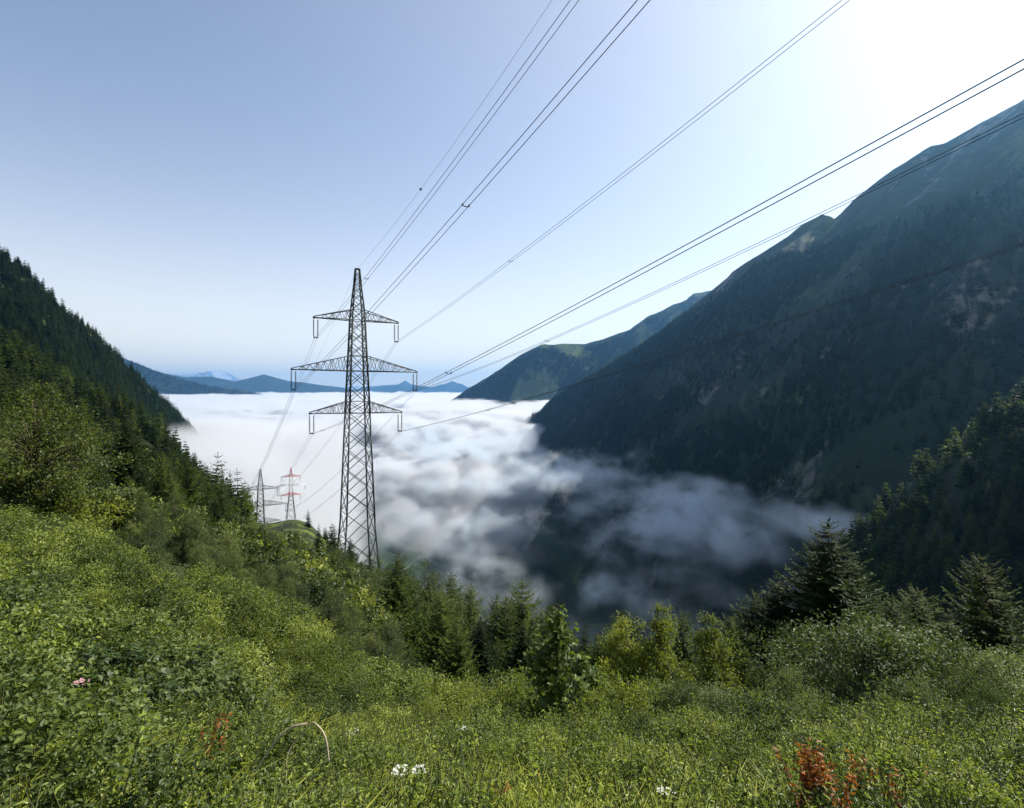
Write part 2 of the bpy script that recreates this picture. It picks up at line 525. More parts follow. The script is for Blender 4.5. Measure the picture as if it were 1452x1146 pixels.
left_mt = Mountain('mountain',
    [(-1200, -330, 700), (-500, 60, 780), (-150, 270, 820), (0, 360, 850), (45, 392, 880), (90, 438, 920), (130, 472, 960), (170, 510, 1010), (205, 545, 1060), (240, 578, 1110), (268, 606, 1150), (300, 660, 1180)],
    [(-300, 500, -300), (-350, 520, -300), (-380, 560, -300), (-400, 600, -300), (-410, 640, -300), (-420, 680, -310), (-430, 720, -320), (-440, 780, -330), (-440, 830, -340), (-440, 900, -350), (-430, 960, -360), (-420, 1000, -370)],
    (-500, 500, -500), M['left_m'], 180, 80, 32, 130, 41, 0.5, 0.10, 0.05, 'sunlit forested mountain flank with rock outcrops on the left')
mid_mt = Mountain('mountain',
    [(1250, 380, 6800), (1100, 395, 6500), (1010, 412, 6300), (984, 416, 6200), (972, 427, 6100), (955, 431, 6000), (940, 441, 5900), (920, 449, 5750), (893, 467, 5600), (830, 488, 5400), (768, 489, 5200), (738, 504, 5150), (700, 529, 5100), (662, 552, 5000), (636, 571, 4950), (600, 600, 4900)],
    [(400, 5000, VZ)] * 2 + [(300, 4900, VZ)] * 4 + [(100, 4600, VZ)] * 4 + [(-300, 4200, VZ)] * 3 + [(-700, 4300, VZ)] * 3,
    (800, 1800, -900), M['mid_m'], 300, 90, 110, 420, 53, 0.5, 0.22, 0.05, 'blue hazy mountain with green alpine meadow at its top beyond the fog')
dark_spur = Mountain('mountain',
    [(60, 470, 6300), (170, 507, 6600), (215, 524, 6900), (260, 539, 7100), (300, 548, 7200), (340, 554, 7300), (375, 560, 7400), (420, 580, 7500)],
    [(-5200, 5600, VZ)] * 3 + [(-4000, 6300, VZ)] * 3 + [(-3000, 6800, VZ)] * 2, (-500, 1500, -700), M['far_m'], 120, 40, 60, 300, 61, 0.4, 0.25, 0.05, 'dark wooded spur rising out of the fog behind the left flank')
far_ridge = Mountain('mountain',
    [(-300, 500, 14000), (120, 515, 14000), (230, 529, 14000), (262, 535, 14000), (300, 534, 14000), (333, 541, 14000), (352, 537, 14000), (374, 531, 14000), (392, 536, 14000), (412, 541, 14000), (440, 544, 14200), (480, 549, 14400), (530, 558, 14600), (600, 566, 14800)],
    [(-9000, 11000, VZ)] * 4 + [(-7500, 11000, VZ)] * 4 + [(-6000, 11000, VZ)] * 3 + [(-3000, 11500, VZ)] * 3, (0, 3000, -1000), M['far_m'], 200, 30, 130, 900, 71, 0.4, 0.15, 0.1, 'distant blue mountain ridge beyond the fog sea')
snow_range = Mountain('mountain',
    [(-200, 540, 36000), (180, 532, 36000), (230, 529, 36000), (262, 531, 36000), (290, 528, 36000), (312, 526, 36000), (322, 530, 36000), (345, 539, 36000), (420, 549, 36000), (470, 548, 36000), (560, 551, 36000)],
    [(-26000, 30000, VZ)] * 4 + [(-20000, 30000, VZ)] * 4 + [(-10000, 30000, VZ)] * 3, (0, 5000, -1500), M['snow_m'], 260, 24, 420, 1300, 83, 0.6, 0.35, 0.1, 'faint snowy mountain range on the horizon')
pale_range = Mountain('mountain',
    [(480, 556, 24000), (520, 549, 24000), (548, 547, 24000), (566, 545, 24000), (574, 539, 24000), (584, 545, 24000), (610, 549, 24000), (632, 545, 24000), (642, 541, 24000), (655, 552, 24000), (700, 560, 24000), (900, 556, 24000)],
    [(-7000, 19000, VZ)] * 4 + [(-4000, 19000, VZ)] * 4 + [(0, 19000, VZ)] * 4, (0, 4000, -1200), M['far_m'], 200, 24, 160, 900, 91, 0.5, 0.25, 0.1, 'pale blue distant peaks between the pylon and the meadow mountain')


def build_valley():
    u = np.linspace(-1, 1, 220)
    v = np.linspace(0, 1, 220)
    U, W = np.meshgrid(u, v, indexing='ij')
    y = 150 + (W.ravel() ** 2.6) * 60000
    x = U.ravel() * (2200 + y * 1.3)
    z = VZ + 8 + fbm(x / 700, y / 700, 6, 101) * 60 * np.clip(y / 1500, 0.3, 1) + np.clip((y - 9000) / 20000, 0, 1) * 150
    z += np.clip((-x - 200) / 900, 0, 1) * np.clip((3600 - y) / 1500, 0, 1) * 150
    return tag(obj('valley', mesh_from('valley', np.stack([x, y, z], 1), grid_quads(220, 220)[:, ::-1], [M['valley']], smooth=True)), 'dark forested valley floor under the drifting fog', kind='structure')


build_valley()

# ------------------------------------------------------------------ plant prototypes
def unit(a):
    return a / (np.linalg.norm(a, axis=-1, keepdims=True) + 1e-9)


def cards(p, d, n, l, w, fold=0.12, wide=0.45):
    """leaf-shaped quads: base p, direction d, face normal n"""
    d = unit(d)
    s = unit(np.cross(d, n))
    n = np.cross(s, d)
    l, w = np.asarray(l)[:, None], np.asarray(w)[:, None]
    a = p
    b = p + d * l * wide + s * w * 0.5 + n * w * fold
    c = p + d * l
    e = p + d * l * wide - s * w * 0.5 + n * w * fold
    return np.stack([a, b, c, e], 1).reshape(-1, 3)


def oval_cards(p, d, n, l, w, fold=0.16, curl=0.12):
    """oval leaves folded along the midrib: two quads each"""
    d = unit(d)
    s = unit(np.cross(d, n))
    n = np.cross(s, d)
    l, w = np.asarray(l)[:, None], np.asarray(w)[:, None]
    tip = p + d * l - n * l * curl
    out = []
    for q in (1, -1):
        a = p + d * l * 0.28 + s * q * w * 0.46 + n * w * fold
        b = p + d * l * 0.66 + s * q * w * 0.42 + n * w * fold - n * l * curl * 0.4
        out.append(np.stack([p, a, b, tip] if q > 0 else [p, tip, b, a], 1).reshape(-1, 3))
    return np.concatenate(out)


def quads_of(V):
    return np.arange(len(V)).reshape(-1, 4)


class Parts:
    """accumulates tubes (wood) and leaf cards"""

    def __init__(s):
        s.V, s.Q, s.n = [], [], 0
        s.L, s.A = [], []

    def tube(s, pts, r, seg=5):
        V, Q = tube(pts, r, seg)
        s.V.append(V)
        s.Q.append(Q + s.n)
        s.n += len(V)

    def leaves(s, V, attr):
        s.L.append(V)
        s.A.append(np.repeat(attr, 4))

    def wood_mesh(s, name, mat):
        return mesh_from(name, np.concatenate(s.V), np.concatenate(s.Q), [mat], smooth=True)

    def leaf_mesh(s, name, mat):
        V = np.concatenate(s.L)
        return mesh_from(name, V, quads_of(V), [mat], attr=np.concatenate(s.A))

    def joined(s, name, wood, leaf):
        LV = np.concatenate(s.L)
        LQ = quads_of(LV) + s.n
        V = np.concatenate(s.V + [LV])
        Q = np.concatenate(s.Q + [LQ])
        mi = np.r_[np.zeros(sum(len(q) for q in s.Q)), np.ones(len(LQ))]
        at = np.r_[np.zeros(s.n), np.concatenate(s.A)]
        return mesh_from(name, V, Q, [wood, leaf], mi, at)


def tube(pts, r, seg=5):
    pts = np.asarray(pts, float)
    d = unit(np.gradient(pts, axis=0))
    ref = np.array((0.31, 0.22, 1.0)) if abs(d[0][2]) < 0.9 else np.array((1.0, 0.2, 0.0))
    a = unit(np.cross(d, ref))
    b = np.cross(d, a)
    r = np.broadcast_to(np.asarray(r, float), (len(pts),))[:, None]
    V = np.concatenate([pts + r * (a * math.cos(t) + b * math.sin(t)) for t in np.arange(seg) * 2 * math.pi / seg], 1).reshape(-1, 3)
    i = np.arange(len(pts) - 1)[:, None] * seg
    k = np.arange(seg)[None, :]
    k2 = (k + 1) % seg
    return V, np.stack([i + k, i + k2, i + seg + k2, i + seg + k], -1).reshape(-1, 4)


def conifer(h, rad, seed, whorls, per, sprays, droop=0.35, upturn=0.25, fine=1.0, power=0.85, base=0.06, gap=0.15, hang=0.25, short=1.0):
    g = np.random.default_rng(seed)
    pt = Parts()
    lean = g.normal(0, 0.01, 2) * h
    tz = np.linspace(-0.05, 1, 8)
    pt.tube(np.stack([lean[0] * tz ** 2, lean[1] * tz ** 2, tz * h], 1), np.maximum(0.011 * h * (1 - tz), 0.006) + 0.004, 6)
    for k in range(whorls):
        f = base + (0.985 - base) * (k + g.uniform(-.3, .3)) / whorls
        f = min(max(f, base * .8), 0.985)
        z = f * h
        rr = rad * ((1 - f) ** power) * (0.9 + 0.1 * math.sin(k * 2.1)) + 0.028 * h * (1 - f) ** 0.4
        nb = max(3, int(per * (0.55 + 0.45 * (1 - f))))
        a0 = g.uniform(0, 6.28)
        for j in range(nb):
            if g.random() < gap: continue
            a = a0 + 6.283 * j / nb + g.normal(0, 0.18)
            L = rr * g.uniform(0.72, 1.12)
            ns = max(3, int(sprays * (0.35 + 0.65 * L / rad)))
            t = np.linspace(0.12, 1, ns) + g.normal(0, 0.02, ns)
            dirh = np.array((math.cos(a), math.sin(a), 0))
            dr = droop * (0.35 + 0.9 * (1 - f)) * g.uniform(0.7, 1.3)
            rise = 0.35 * max(0, f - 0.45)
            pos = lambda q: dirh * (q * L)[:, None] + np.array((0, 0, 1.0)) * ((-dr * np.sin(q * 1.7) + upturn * q ** 3 + rise * q) * L)[:, None]
            P0 = pos(t) + np.array((lean[0] * f * f, lean[1] * f * f, z))
            tan = unit(pos(t + 0.05) - pos(t - 0.05))
            side = np.cross(tan, (0, 0, 1.0))
            side = unit(side)
            if whorls > 14 and L > 0.12 * rad:
                q = np.linspace(0, .95, 4)
                pt.tube(pos(q) + np.array((lean[0] * f * f, lean[1] * f * f, z)), 0.0035 * h * (1 - q) * (0.4 + 0.6 * L / rad) + 0.002, 3)
            ll = L * (0.42 - 0.22 * t) * short * g.uniform(0.75, 1.25, ns) * fine ** 0.5 + 0.03
            for sg in (-1, 1):
                dd = tan * 0.75 + side * sg * g.uniform(0.7, 1.1, ns)[:, None] + np.array((0, 0, -hang)) * g.uniform(0.4, 1.3, ns)[:, None]
                nn = np.array((0, 0, 1.0)) + g.normal(0, 0.35, (ns, 3))
                pt.leaves(cards(P0, dd, nn, ll, ll * 0.52 * fine, 0.1), g.random(ns) * 0.7 + 0.3 * t)
            dd = tan + g.normal(0, 0.25, (ns, 3)) + np.array((0, 0, 0.12))
            pt.leaves(cards(P0, dd, np.array((0, 0, 1.0)) + g.normal(0, 0.5, (ns, 3)), ll * 0.9, ll * 0.42 * fine), g.random(ns) * 0.7 + 0.3 * t)
    n = 10
    th = g.uniform(0, 6.28, n)
    pp = np.stack([0 * th + lean[0], 0 * th + lean[1], h * g.uniform(0.93, 0.985, n)], 1)
    pt.leaves(cards(pp, np.stack([np.cos(th) * .5, np.sin(th) * .5, 0 * th + .9], 1), g.normal(0, 1, (n, 3)), np.full(n, 0.022 * h), np.full(n, 0.006 * h)), g.random(n))
    return pt


def lobed(p, d, n, l, w, g):
    """three-lobed leaves: centre lobe and two side lobes"""
    d = unit(d)
    s = unit(np.cross(d, n))
    out = [cards(p, d, n, l, w * 0.5, 0.1)]
    for q in (-1, 1):
        out.append(cards(p, d * 0.72 + s * q * 0.72, n, l * 0.8, w * 0.42, 0.08))
    return np.concatenate(out)


def broadleaf(h, rx, seed, nl, leaf, stems=1, crown_lo=0.25, clumps=40, shape='ovoid', mapleaf=False, clump_r=0.28, wr=1.0, spread=0.5, aspect=0.55, oval=False):
    g = np.random.default_rng(seed)
    pt = Parts()
    c = []
    while len(c) < clumps:
        u = g.uniform(-1, 1, 3)
        d = np.linalg.norm(u)
        if d > 1: continue
        zz = crown_lo + (1 - crown_lo) * (u[2] + 1) / 2
        if shape == 'ovoid':
            env = math.sin(math.pi * min(1, max(0.05, (zz - crown_lo * 0.7) / (1 - crown_lo * 0.7) * 0.92 + 0.06))) ** 0.75
        else:
            env = (1 - (zz - crown_lo) / (1 - crown_lo)) ** 0.6 * 0.95 + 0.12
        rr = math.hypot(u[0], u[1])
        if rr > 1: continue
        k = (0.45 + 0.55 * rr) / max(rr, .15) if rr < .6 else 1
        if g.random() < 0.3: k = 0.4
        c.append((u[0] * k * rx * env, u[1] * k * rx * env, zz * h * (0.985 if rr > .4 else 1.0)))
    c = np.array(c)
    j = g.uniform(0.72, 1.22, clumps)
    c[:, :2] *= j[:, None]
    c[:, 2] = np.minimum(c[:, 2] * g.uniform(0.86, 1.1, clumps), h * 0.985)
    st = []
    for k in range(stems):
        a = 6.283 * k / stems + g.uniform(-.4, .4)
        t = np.linspace(0, 1, 7)
        sp = (spread * rx * g.uniform(0.4, 1.1)) if stems > 1 else 0.06 * rx
        hh = h * g.uniform(0.75, 0.97)
        bx = 0.06 * rx if stems > 1 else 0
        line = np.stack([math.cos(a) * (bx + sp * t ** 1.2) + np.cumsum(g.normal(0, .012 * h, 7)) * t, math.sin(a) * (bx + sp * t ** 1.2) + np.cumsum(g.normal(0, .012 * h, 7)) * t, hh * t - 0.05 * h * (t == 0)], 1)
        r0 = (0.016 if stems == 1 else 0.009) * h * wr
        pt.tube(line, r0 * (1 - t) + 0.15 * r0, 6)
        st.append((line, r0))
    for q in c:
        line, r0 = st[g.integers(len(st))] if stems > 1 else st[0]
        if stems > 1:
            line, r0 = min(st, key=lambda s: np.linalg.norm(s[0][-2][:2] - q[:2]) + g.uniform(0, .3))
        zs = line[:, 2]
        za = min(q[2] * g.uniform(0.45, 0.8), zs[-1] * .95)
        a = np.array([np.interp(za, zs, line[:, i]) for i in range(3)])
        t = np.linspace(0, 1, 4)[:, None]
        br = a + (q - a) * t + np.array((0, 0, 1.0)) * (np.sin(t * 3.14) * 0.08 * np.linalg.norm(q - a))
        pt.tube(br, r0 * 0.38 * (1 - t[:, 0]) + r0 * .08, 3)
    per = nl // clumps
    n = per * clumps
    idx = np.repeat(np.arange(clumps), per)
    off = g.normal(0, 1, (n, 3))
    off = unit(off) * (np.abs(g.normal(0, 1, n)) ** 0.7)[:, None]
    p = c[idx] + off * np.array((clump_r * rx, clump_r * rx, clump_r * rx * 0.8)) * g.uniform(.6, 1.3, clumps)[idx][:, None]
    p[:, 2] = np.clip(p[:, 2], 0.04 * h, h * 1.02)
    out = unit(p - np.array((0, 0, h * 0.4)))
    d = unit(out * 0.6 + g.normal(0, 0.7, (n, 3)) + np.array((0, 0, -0.25)))
    nn = unit(out * 0.5 + np.array((0, 0, 0.8)) + g.normal(0, 0.55, (n, 3)))
    l = leaf * g.uniform(0.6, 1.25, n)
    at = np.clip(g.random(n) * 0.75 + 0.25 * g.random(clumps)[idx], 0, 1)
    if mapleaf:
        pt.leaves(lobed(p, d, nn, l, l * 1.0, g), np.tile(at, 3))
    else:
        if oval: pt.leaves(oval_cards(p, d, nn, l, l * aspect), np.tile(at, 2))
        else: pt.leaves(cards(p, d, nn, l, l * aspect, 0.14), at)
    return pt


def tuft(seed, n, h, spread, width, bend=0.5):
    """a tuft of arching blades, two quads each"""
    g = np.random.default_rng(seed)
    a = g.uniform(0, 6.283, n)
    r = spread * np.sqrt(g.random(n))
    b = np.stack([np.cos(a) * r, np.sin(a) * r, 0 * a - 0.02], 1)
    a2 = a + g.normal(0, 0.8, n)
    out = np.stack([np.cos(a2), np.sin(a2), 0 * a], 1)
    hh = (h * g.uniform(0.45, 1.1, n))[:, None]
    bn = (bend * g.uniform(0.3, 1.2, n))[:, None]
    s = np.stack([-np.sin(a2), np.cos(a2), 0 * a], 1) * width / 2
    m = b + out * hh * bn * 0.35 + np.array((0, 0, 1.0)) * hh * 0.62
    e = b + out * hh * bn + np.array((0, 0, 1.0)) * hh * (1 - 0.35 * bn)
    V = np.concatenate([np.stack([b - s, b + s, m + s * .8, m - s * .8], 1).reshape(-1, 3), np.stack([m - s * .8, m + s * .8, e + s * .1, e - s * .1], 1).reshape(-1, 3)])
    pt = Parts()
    at = g.random(n)
    pt.leaves(V, np.r_[at, at])
    return pt


def herb(seed, h, nl, leaf, stems=4, spread=0.15, aspect=0.5):
    g = np.random.default_rng(seed)
    pt = Parts()
    for k in range(stems):
        a = g.uniform(0, 6.28)
        b = np.array((math.cos(a), math.sin(a), 0)) * spread * g.uniform(0.1, 1)
        hh = h * g.uniform(0.6, 1.1)
        t = np.linspace(0, 1, 4)[:, None]
        line = b + np.array((math.cos(a), math.sin(a), 0)) * t ** 1.5 * hh * 0.3 + np.array((0, 0, 1.0)) * hh * t
        pt.tube(line, 0.006 * (1 - t[:, 0]) + 0.002, 3)
        n = nl // stems
        tt = g.uniform(0.12, 1, n)
        p = np.stack([np.interp(tt, t[:, 0], line[:, i]) for i in range(3)], 1)
        aa = g.uniform(0, 6.28, n)
        d = np.stack([np.cos(aa), np.sin(aa), g.normal(0.25, 0.35, n)], 1)
        l = leaf * (1.15 - 0.6 * tt) * g.uniform(0.7, 1.2, n)
        pt.leaves(oval_cards(p, d, np.array((0, 0, 1.0)) + g.normal(0, .35, (n, 3)), l, l * aspect), np.tile(g.random(n), 2))
    return pt


class Proto:
    def __init__(s, pt, wood, leaf, wn='trunk', ln='crown', single=False):
        s.single = single
        if single:
            s.me = pt.joined(ln, M[wood], M[leaf])
        else:
            s.wood, s.leaf = pt.wood_mesh(wn, M[wood]), pt.leaf_mesh(ln, M[leaf])
            s.wn, s.ln = wn, ln


def place(proto, name, x, y, z, scale, label, cat, group=None, rz=None, sxy=1.0, tilt=0.04):
    rz = random.uniform(0, 6.28) if rz is None else rz
    rot = (random.gauss(0, tilt), random.gauss(0, tilt), rz)
    sc = (scale * sxy, scale * sxy, scale)
    if proto.single:
        o = bpy.data.objects.new(name, proto.me)
    else:
        o = bpy.data.objects.new(name, None)
        o.empty_display_size = 0.3
    COL.objects.link(o)
    o.location, o.rotation_euler, o.scale = (x, y, z), rot, sc
    tag(o, label, cat, group)
    if not proto.single:
        for n, me in ((proto.wn, proto.wood), (proto.ln, proto.leaf)):
            c = bpy.data.objects.new(n, me)
            COL.objects.link(c)
            c.parent = o
    return o


def scatter(name, label, meshes, pts, scl, sxy=None, seed=0):
    """one mass of plants: a point cloud with instances of a few plant meshes"""
    g = np.random.default_rng(seed)
    n = len(pts)
    me = bpy.data.meshes.new(name)
    me.vertices.add(n)
    me.vertices.foreach_set('co', np.asarray(pts, np.float32).ravel())
    sxy = np.ones(n) if sxy is None else sxy
    S = np.stack([scl * sxy, scl * sxy, scl], 1)
    RT = np.stack([g.normal(0, 0.05, n), g.normal(0, 0.05, n), g.uniform(0, 6.283, n)], 1)
    for nm, arr in (('scl', S), ('rot', RT)):
        a = me.attributes.new(nm, 'FLOAT_VECTOR', 'POINT')
        a.data.foreach_set('vector', np.asarray(arr, np.float32).ravel())
    a = me.attributes.new('kin', 'INT', 'POINT')
    a.data.foreach_set('value', g.integers(0, len(meshes), n).astype(np.int32))
    gt = bpy.data.node_groups.new(name, 'GeometryNodeTree')
    gt.interface.new_socket('Geometry', in_out='INPUT', socket_type='NodeSocketGeometry')
    gt.interface.new_socket('Geometry', in_out='OUTPUT', socket_type='NodeSocketGeometry')
    t = NT(gt)
    gi, go = t.n('NodeGroupInput'), t.n('NodeGroupOutput')
    jn = t.n('GeometryNodeJoinGeometry')
    att = {}
    for nm, ty in (('scl', 'FLOAT_VECTOR'), ('rot', 'FLOAT_VECTOR'), ('kin', 'INT')):
        nd = t.n('GeometryNodeInputNamedAttribute', data_type=ty)
        nd.inputs[0].default_value = nm
        att[nm] = nd.outputs[0]
    for i, m in enumerate(meshes):
        src = bpy.data.objects.new(name + '_plant', m)      # a source for the instances, not placed in the scene itself
        oi = t.n('GeometryNodeObjectInfo')
        oi.inputs['Object'].default_value = src
        oi.inputs['As Instance'].default_value = True
        ip = t.n('GeometryNodeInstanceOnPoints')
        t.l(gi.outputs[0], ip.inputs['Points'])
        cmp_ = t.n('FunctionNodeCompare', data_type='INT', operation='EQUAL')
        t.l(att['kin'], cmp_.inputs[2])
        cmp_.inputs[3].default_value = i
        t.l(cmp_.outputs[0], ip.inputs['Selection'])
        t.l(oi.outputs['Geometry'], ip.inputs['Instance'])
        t.l(att['rot'], ip.inputs['Rotation'])
        t.l(att['scl'], ip.inputs['Scale'])
        t.l(ip.outputs[0], jn.inputs[0])
    t.l(jn.outputs[0], go.inputs[0])
    o = tag(obj(name, me), label, kind='stuff')
    o.modifiers.new('plants', 'NODES').node_group = gt
    return o


# kinds
SPRUCE = [Proto(conifer(14, 4.6, s, 46, 11, 24, 0.42, 0.3, 0.85, 0.72, gap=0.05, short=0.6), 'bark', 'spruce') for s in (1, 2)]
SPRUCE_MID = [Proto(conifer(20, 4.0, s, 20, 9, 5, 0.45, 0.25, 1.5, 0.7, 0.05, 0.1), 'bark', 'spruce') for s in (3, 4, 5)]
SPRUCE_TALL = [Proto(conifer(20, 3.1, s, 20, 8, 5, 0.5, 0.2, 1.6, 0.6, 0.12, 0.2), 'bark', 'spruce') for s in (6, 7)]
SPRUCE_FAR = [Proto(conifer(20, 4.2, s, 11, 7, 3, 0.45, 0.2, 2.6, 0.7, 0.04, 0.05), 'bark', 'spruce', single=True) for s in (8, 9, 10)]
SPRUCE_TINY = [Proto(conifer(20, 4.2, s, 6, 5, 3, 0.45, 0.2, 3.4, 0.75, 0.04, 0.05), 'bark', 'spruce', single=True) for s in (11, 12)]
LARCH = [Proto(conifer(12, 3.9, s, 42, 10, 24, 0.12, 0.35, 0.72, 0.58, 0.05, 0.1, 0.45, 0.6), 'bark', 'larch') for s in (13, 14)]
LARCH_MID = [Proto(conifer(18, 4.2, s, 19, 9, 6, 0.15, 0.3, 1.3, 0.6, 0.06, 0.1, 0.4), 'bark', 'larch') for s in (15, 16)]
LARCH_FAR = [Proto(conifer(18, 4.4, s, 11, 7, 3, 0.2, 0.3, 2.4, 0.62, 0.04, 0.05), 'bark', 'larch', single=True) for s in (17,)]
BIRCH = [Proto(broadleaf(5.5, 1.2, s, 13000, 0.095, 1, 0.08, 80, 'ovoid', clump_r=.30, oval=True), 'birchbark', 'birch') for s in (20, 21, 22)]
BIRCH_MID = [Proto(broadleaf(8, 2.1, s, 13000, 0.125, 1, 0.05, 70, 'ovoid', clump_r=.26), 'birchbark', 'thicket') for s in (23, 24)]
DECID_FAR = [Proto(broadleaf(11, 4.0, s, 1400, 0.55, 1, 0.08, 30, 'ovoid', clump_r=.32), 'bark', 'thicket', single=True) for s in (25, 26)]
SHRUB = [Proto(broadleaf(2.2, 1.35, s, 7500, 0.085, 7, 0.05, 60, 'ovoid', clump_r=.24, oval=True), 'stem', 'alder', 'stems', 'foliage') for s in (30, 31, 32)]
SHRUB_B = [Proto(broadleaf(2.2, 1.35, s, 6500, 0.08, 7, 0.05, 55, 'ovoid', clump_r=.24, oval=True), 'stem', 'birch', 'stems', 'foliage') for s in (33, 34)]
SHRUB_MID = [Proto(broadleaf(3.2, 1.7, s, 7500, 0.105, 6, 0.04, 50, 'ovoid', clump_r=.24), 'stem', 'thicket', 'stems', 'foliage') for s in (35, 36, 37)]
SHRUB_FAR = [Proto(broadleaf(3.5, 2.2, s, 1100, 0.32, 4, 0.03, 30, 'ovoid', clump_r=.3), 'stem', lf, 'stems', 'foliage', single=True) for s, lf in ((38, 'thicket'), (39, 'thicket'), (40, 'birch'))]
WILLOW = [Proto(broadleaf(3.0, 1.9, s, 11000, 0.10, 9, 0.14, 90, 'ovoid', clump_r=.22, aspect=0.42, oval=True), 'stem', 'willow', 'stems', 'foliage') for s in (41, 42)]
MAPLE = [Proto(broadleaf(3.1, 0.85, 45, 1150, 0.15, 3, 0.06, 46, 'cone', True, 0.26), 'stem', 'maple', 'stems', 'foliage')]
SYCAMORE = [Proto(broadleaf(11, 5.6, 46, 17000, 0.17, 1, 0.04, 120, 'ovoid', True, 0.20), 'bark', 'maple_tree')]
BRAMBLE = [Proto(broadleaf(1.3, 1.0, s, 4600, 0.055, 9, 0.04, 45, 'ovoid', clump_r=.22, aspect=0.6, oval=True), 'stem', lf, 'stems', 'foliage') for s, lf in ((47, 'bramble'), (48, 'alder'))]
BRAMBLE += [Proto(broadleaf(1.3, 1.0, 49, 2600, 0.075, 8, 0.04, 40, 'ovoid', True, .24), 'stem', 'bramble', 'stems', 'foliage')]


def ground_at(px, Y):
    x = (px - CX) / F * Y
    return x, float(gz(x, Y)[0])


def tree(kind, name, px, top, Y, label, cat, group=None, h0=None, sxy=1.0, sink=0.1):
    """a plant whose top shows at pixel height `top`, standing on the ground at depth Y"""
    pr, ph = kind
    p = random.choice(pr)
    x, z = ground_at(px, Y)
    h = (CY - top) / F * Y - z
    place(p, name, x, Y, z - sink, max(h + sink, 0.6) / ph, label, cat, group, sxy=sxy)


kS, kL, kB, kW, kSh, kShB, kM, kSy, kSm, kLm = (SPRUCE, 14), (LARCH, 12), (BIRCH, 5.5), (WILLOW, 3.0), (SHRUB, 2.2), (SHRUB_B, 2.2), (MAPLE, 3.1), (SYCAMORE, 11), (SPRUCE_MID, 20), (LARCH_MID, 18)
kBm = (BIRCH_MID, 8)

# hand-placed trees and shrubs behind the meadow and round the pylon
tree(kS, 'spruce_tree', 1172, 732, 38, 'tallest dark spruce standing right of the valley view above the pale willow bush', 'tree', sxy=1.36)
tree(kL, 'larch_tree', 1073, 842, 41, 'olive green larch to the left of the tallest dark spruce', 'tree', sxy=1.31)
tree(kS, 'spruce_tree', 1108, 816, 40, 'smaller dark spruce touching the left side of the tallest spruce', 'tree', sxy=1.25)
tree(kL, 'larch_tree', 1228, 806, 43, 'light green larch leaning out on the right of the tallest dark spruce', 'tree', sxy=1.31)
tree(kL, 'larch_tree', 1302, 826, 45, 'rounded light green larch between the tallest spruce and the far right larch', 'tree', sxy=1.31)
tree(kL, 'larch_tree', 1416, 786, 36, 'tall sparse grey green larch near the right edge of the frame', 'tree', sxy=1.11)
tree(kB, 'birch_tree', 880, 876, 23, 'leftmost of the three sunlit young birches behind the meadow', 'tree', sxy=1.1)
tree(kB, 'birch_tree', 941, 852, 23, 'middle and tallest of the three sunlit young birches behind the meadow', 'tree', sxy=0.95)
tree(kB, 'birch_tree', 1008, 868, 24, 'rightmost of the three sunlit young birches behind the meadow', 'tree', sxy=1.05)
tree(kB, 'birch_tree', 1052, 915, 26, 'lower yellowish birch between the three young birches and the dark spruces', 'tree', sxy=0.9)
tree(kS, 'spruce_tree', 789, 842, 46, 'small dark spruce rising just behind the maple sapling', 'tree', sxy=0.86)
tree(kS, 'spruce_tree', 830, 880, 42, 'tiny dark spruce top between maple sapling and left birch', 'tree', sxy=0.55)
tree(kL, 'larch_tree', 744, 820, 60, 'tallest larch in the centre of the row above the valley fog', 'tree', sxy=1.11)
tree(kL, 'larch_tree', 722, 846, 62, 'shorter larch joined to the left of the central larch', 'tree', sxy=1.07)
tree(kL, 'larch_tree', 693, 842, 64, 'narrow dark larch in the gap left of the two joined larches', 'tree', sxy=0.86)
tree(kL, 'larch_tree', 662, 825, 66, 'slim larch right of the tall rounded birch', 'tree', sxy=0.90)
tree(kBm, 'birch_tree', 616, 797, 62, 'tall rounded birch at the right end of the slope below the pylon', 'tree', sxy=0.9)
tree(kBm, 'birch_tree', 640, 835, 58, 'bushy birch in front of the tall rounded birch on its right', 'tree', sxy=0.9)
tree(kBm, 'birch_tree', 586, 830, 66, 'grey green birch on the left of the tall rounded birch', 'tree', sxy=1.0)
tree(kS, 'spruce_tree', 474, 742, 112, 'dark spruce standing just behind the left leg of the tall pylon', 'tree', sxy=1.09)
tree(kS, 'spruce_tree', 448, 758, 108, 'smaller dark spruce left of the tall pylon foot', 'tree', sxy=1.09)
tree(kS, 'spruce_tree', 498, 762, 118, 'dark spruce seen through the lattice legs of the tall pylon', 'tree', sxy=1.09)
tree(kS, 'spruce_tree', 548, 800, 125, 'dark spruce just right of the tall pylon legs', 'tree', sxy=1.09)
tree(kBm, 'birch_tree', 566, 806, 110, 'light bushy tree right of the tall pylon above the bright grass patch', 'tree', sxy=0.9)
tree(kBm, 'birch_tree', 420, 762, 130, 'pale green bushy tree below the red and white pylon', 'tree', sxy=0.9)
tree(kS, 'spruce_tree', 181, 577, 74, 'large dark layered spruce beside the big leafy tree on the left', 'tree', sxy=0.90)
tree(kL, 'larch_tree', 225, 640, 78, 'brownish green larch right of the large dark layered spruce', 'tree', sxy=0.90)
tree(kL, 'larch_tree', 268, 640, 84, 'bright green larch at the right end of the left hand trees', 'tree', sxy=0.90)
tree(kL, 'larch_tree', 300, 680, 90, 'low green larch at the foot of the left slope trees', 'tree', sxy=0.98)
tree(kS, 'spruce_tree', 232, 592, 230, 'lone thin spruce sticking up against the fog on the left crest', 'tree', sxy=0.55)
tree(kSy, 'maple_tree', 40, 545, 44, 'big leafy maple tree with yellowing top leaves at the left edge', 'tree', sxy=1.05)
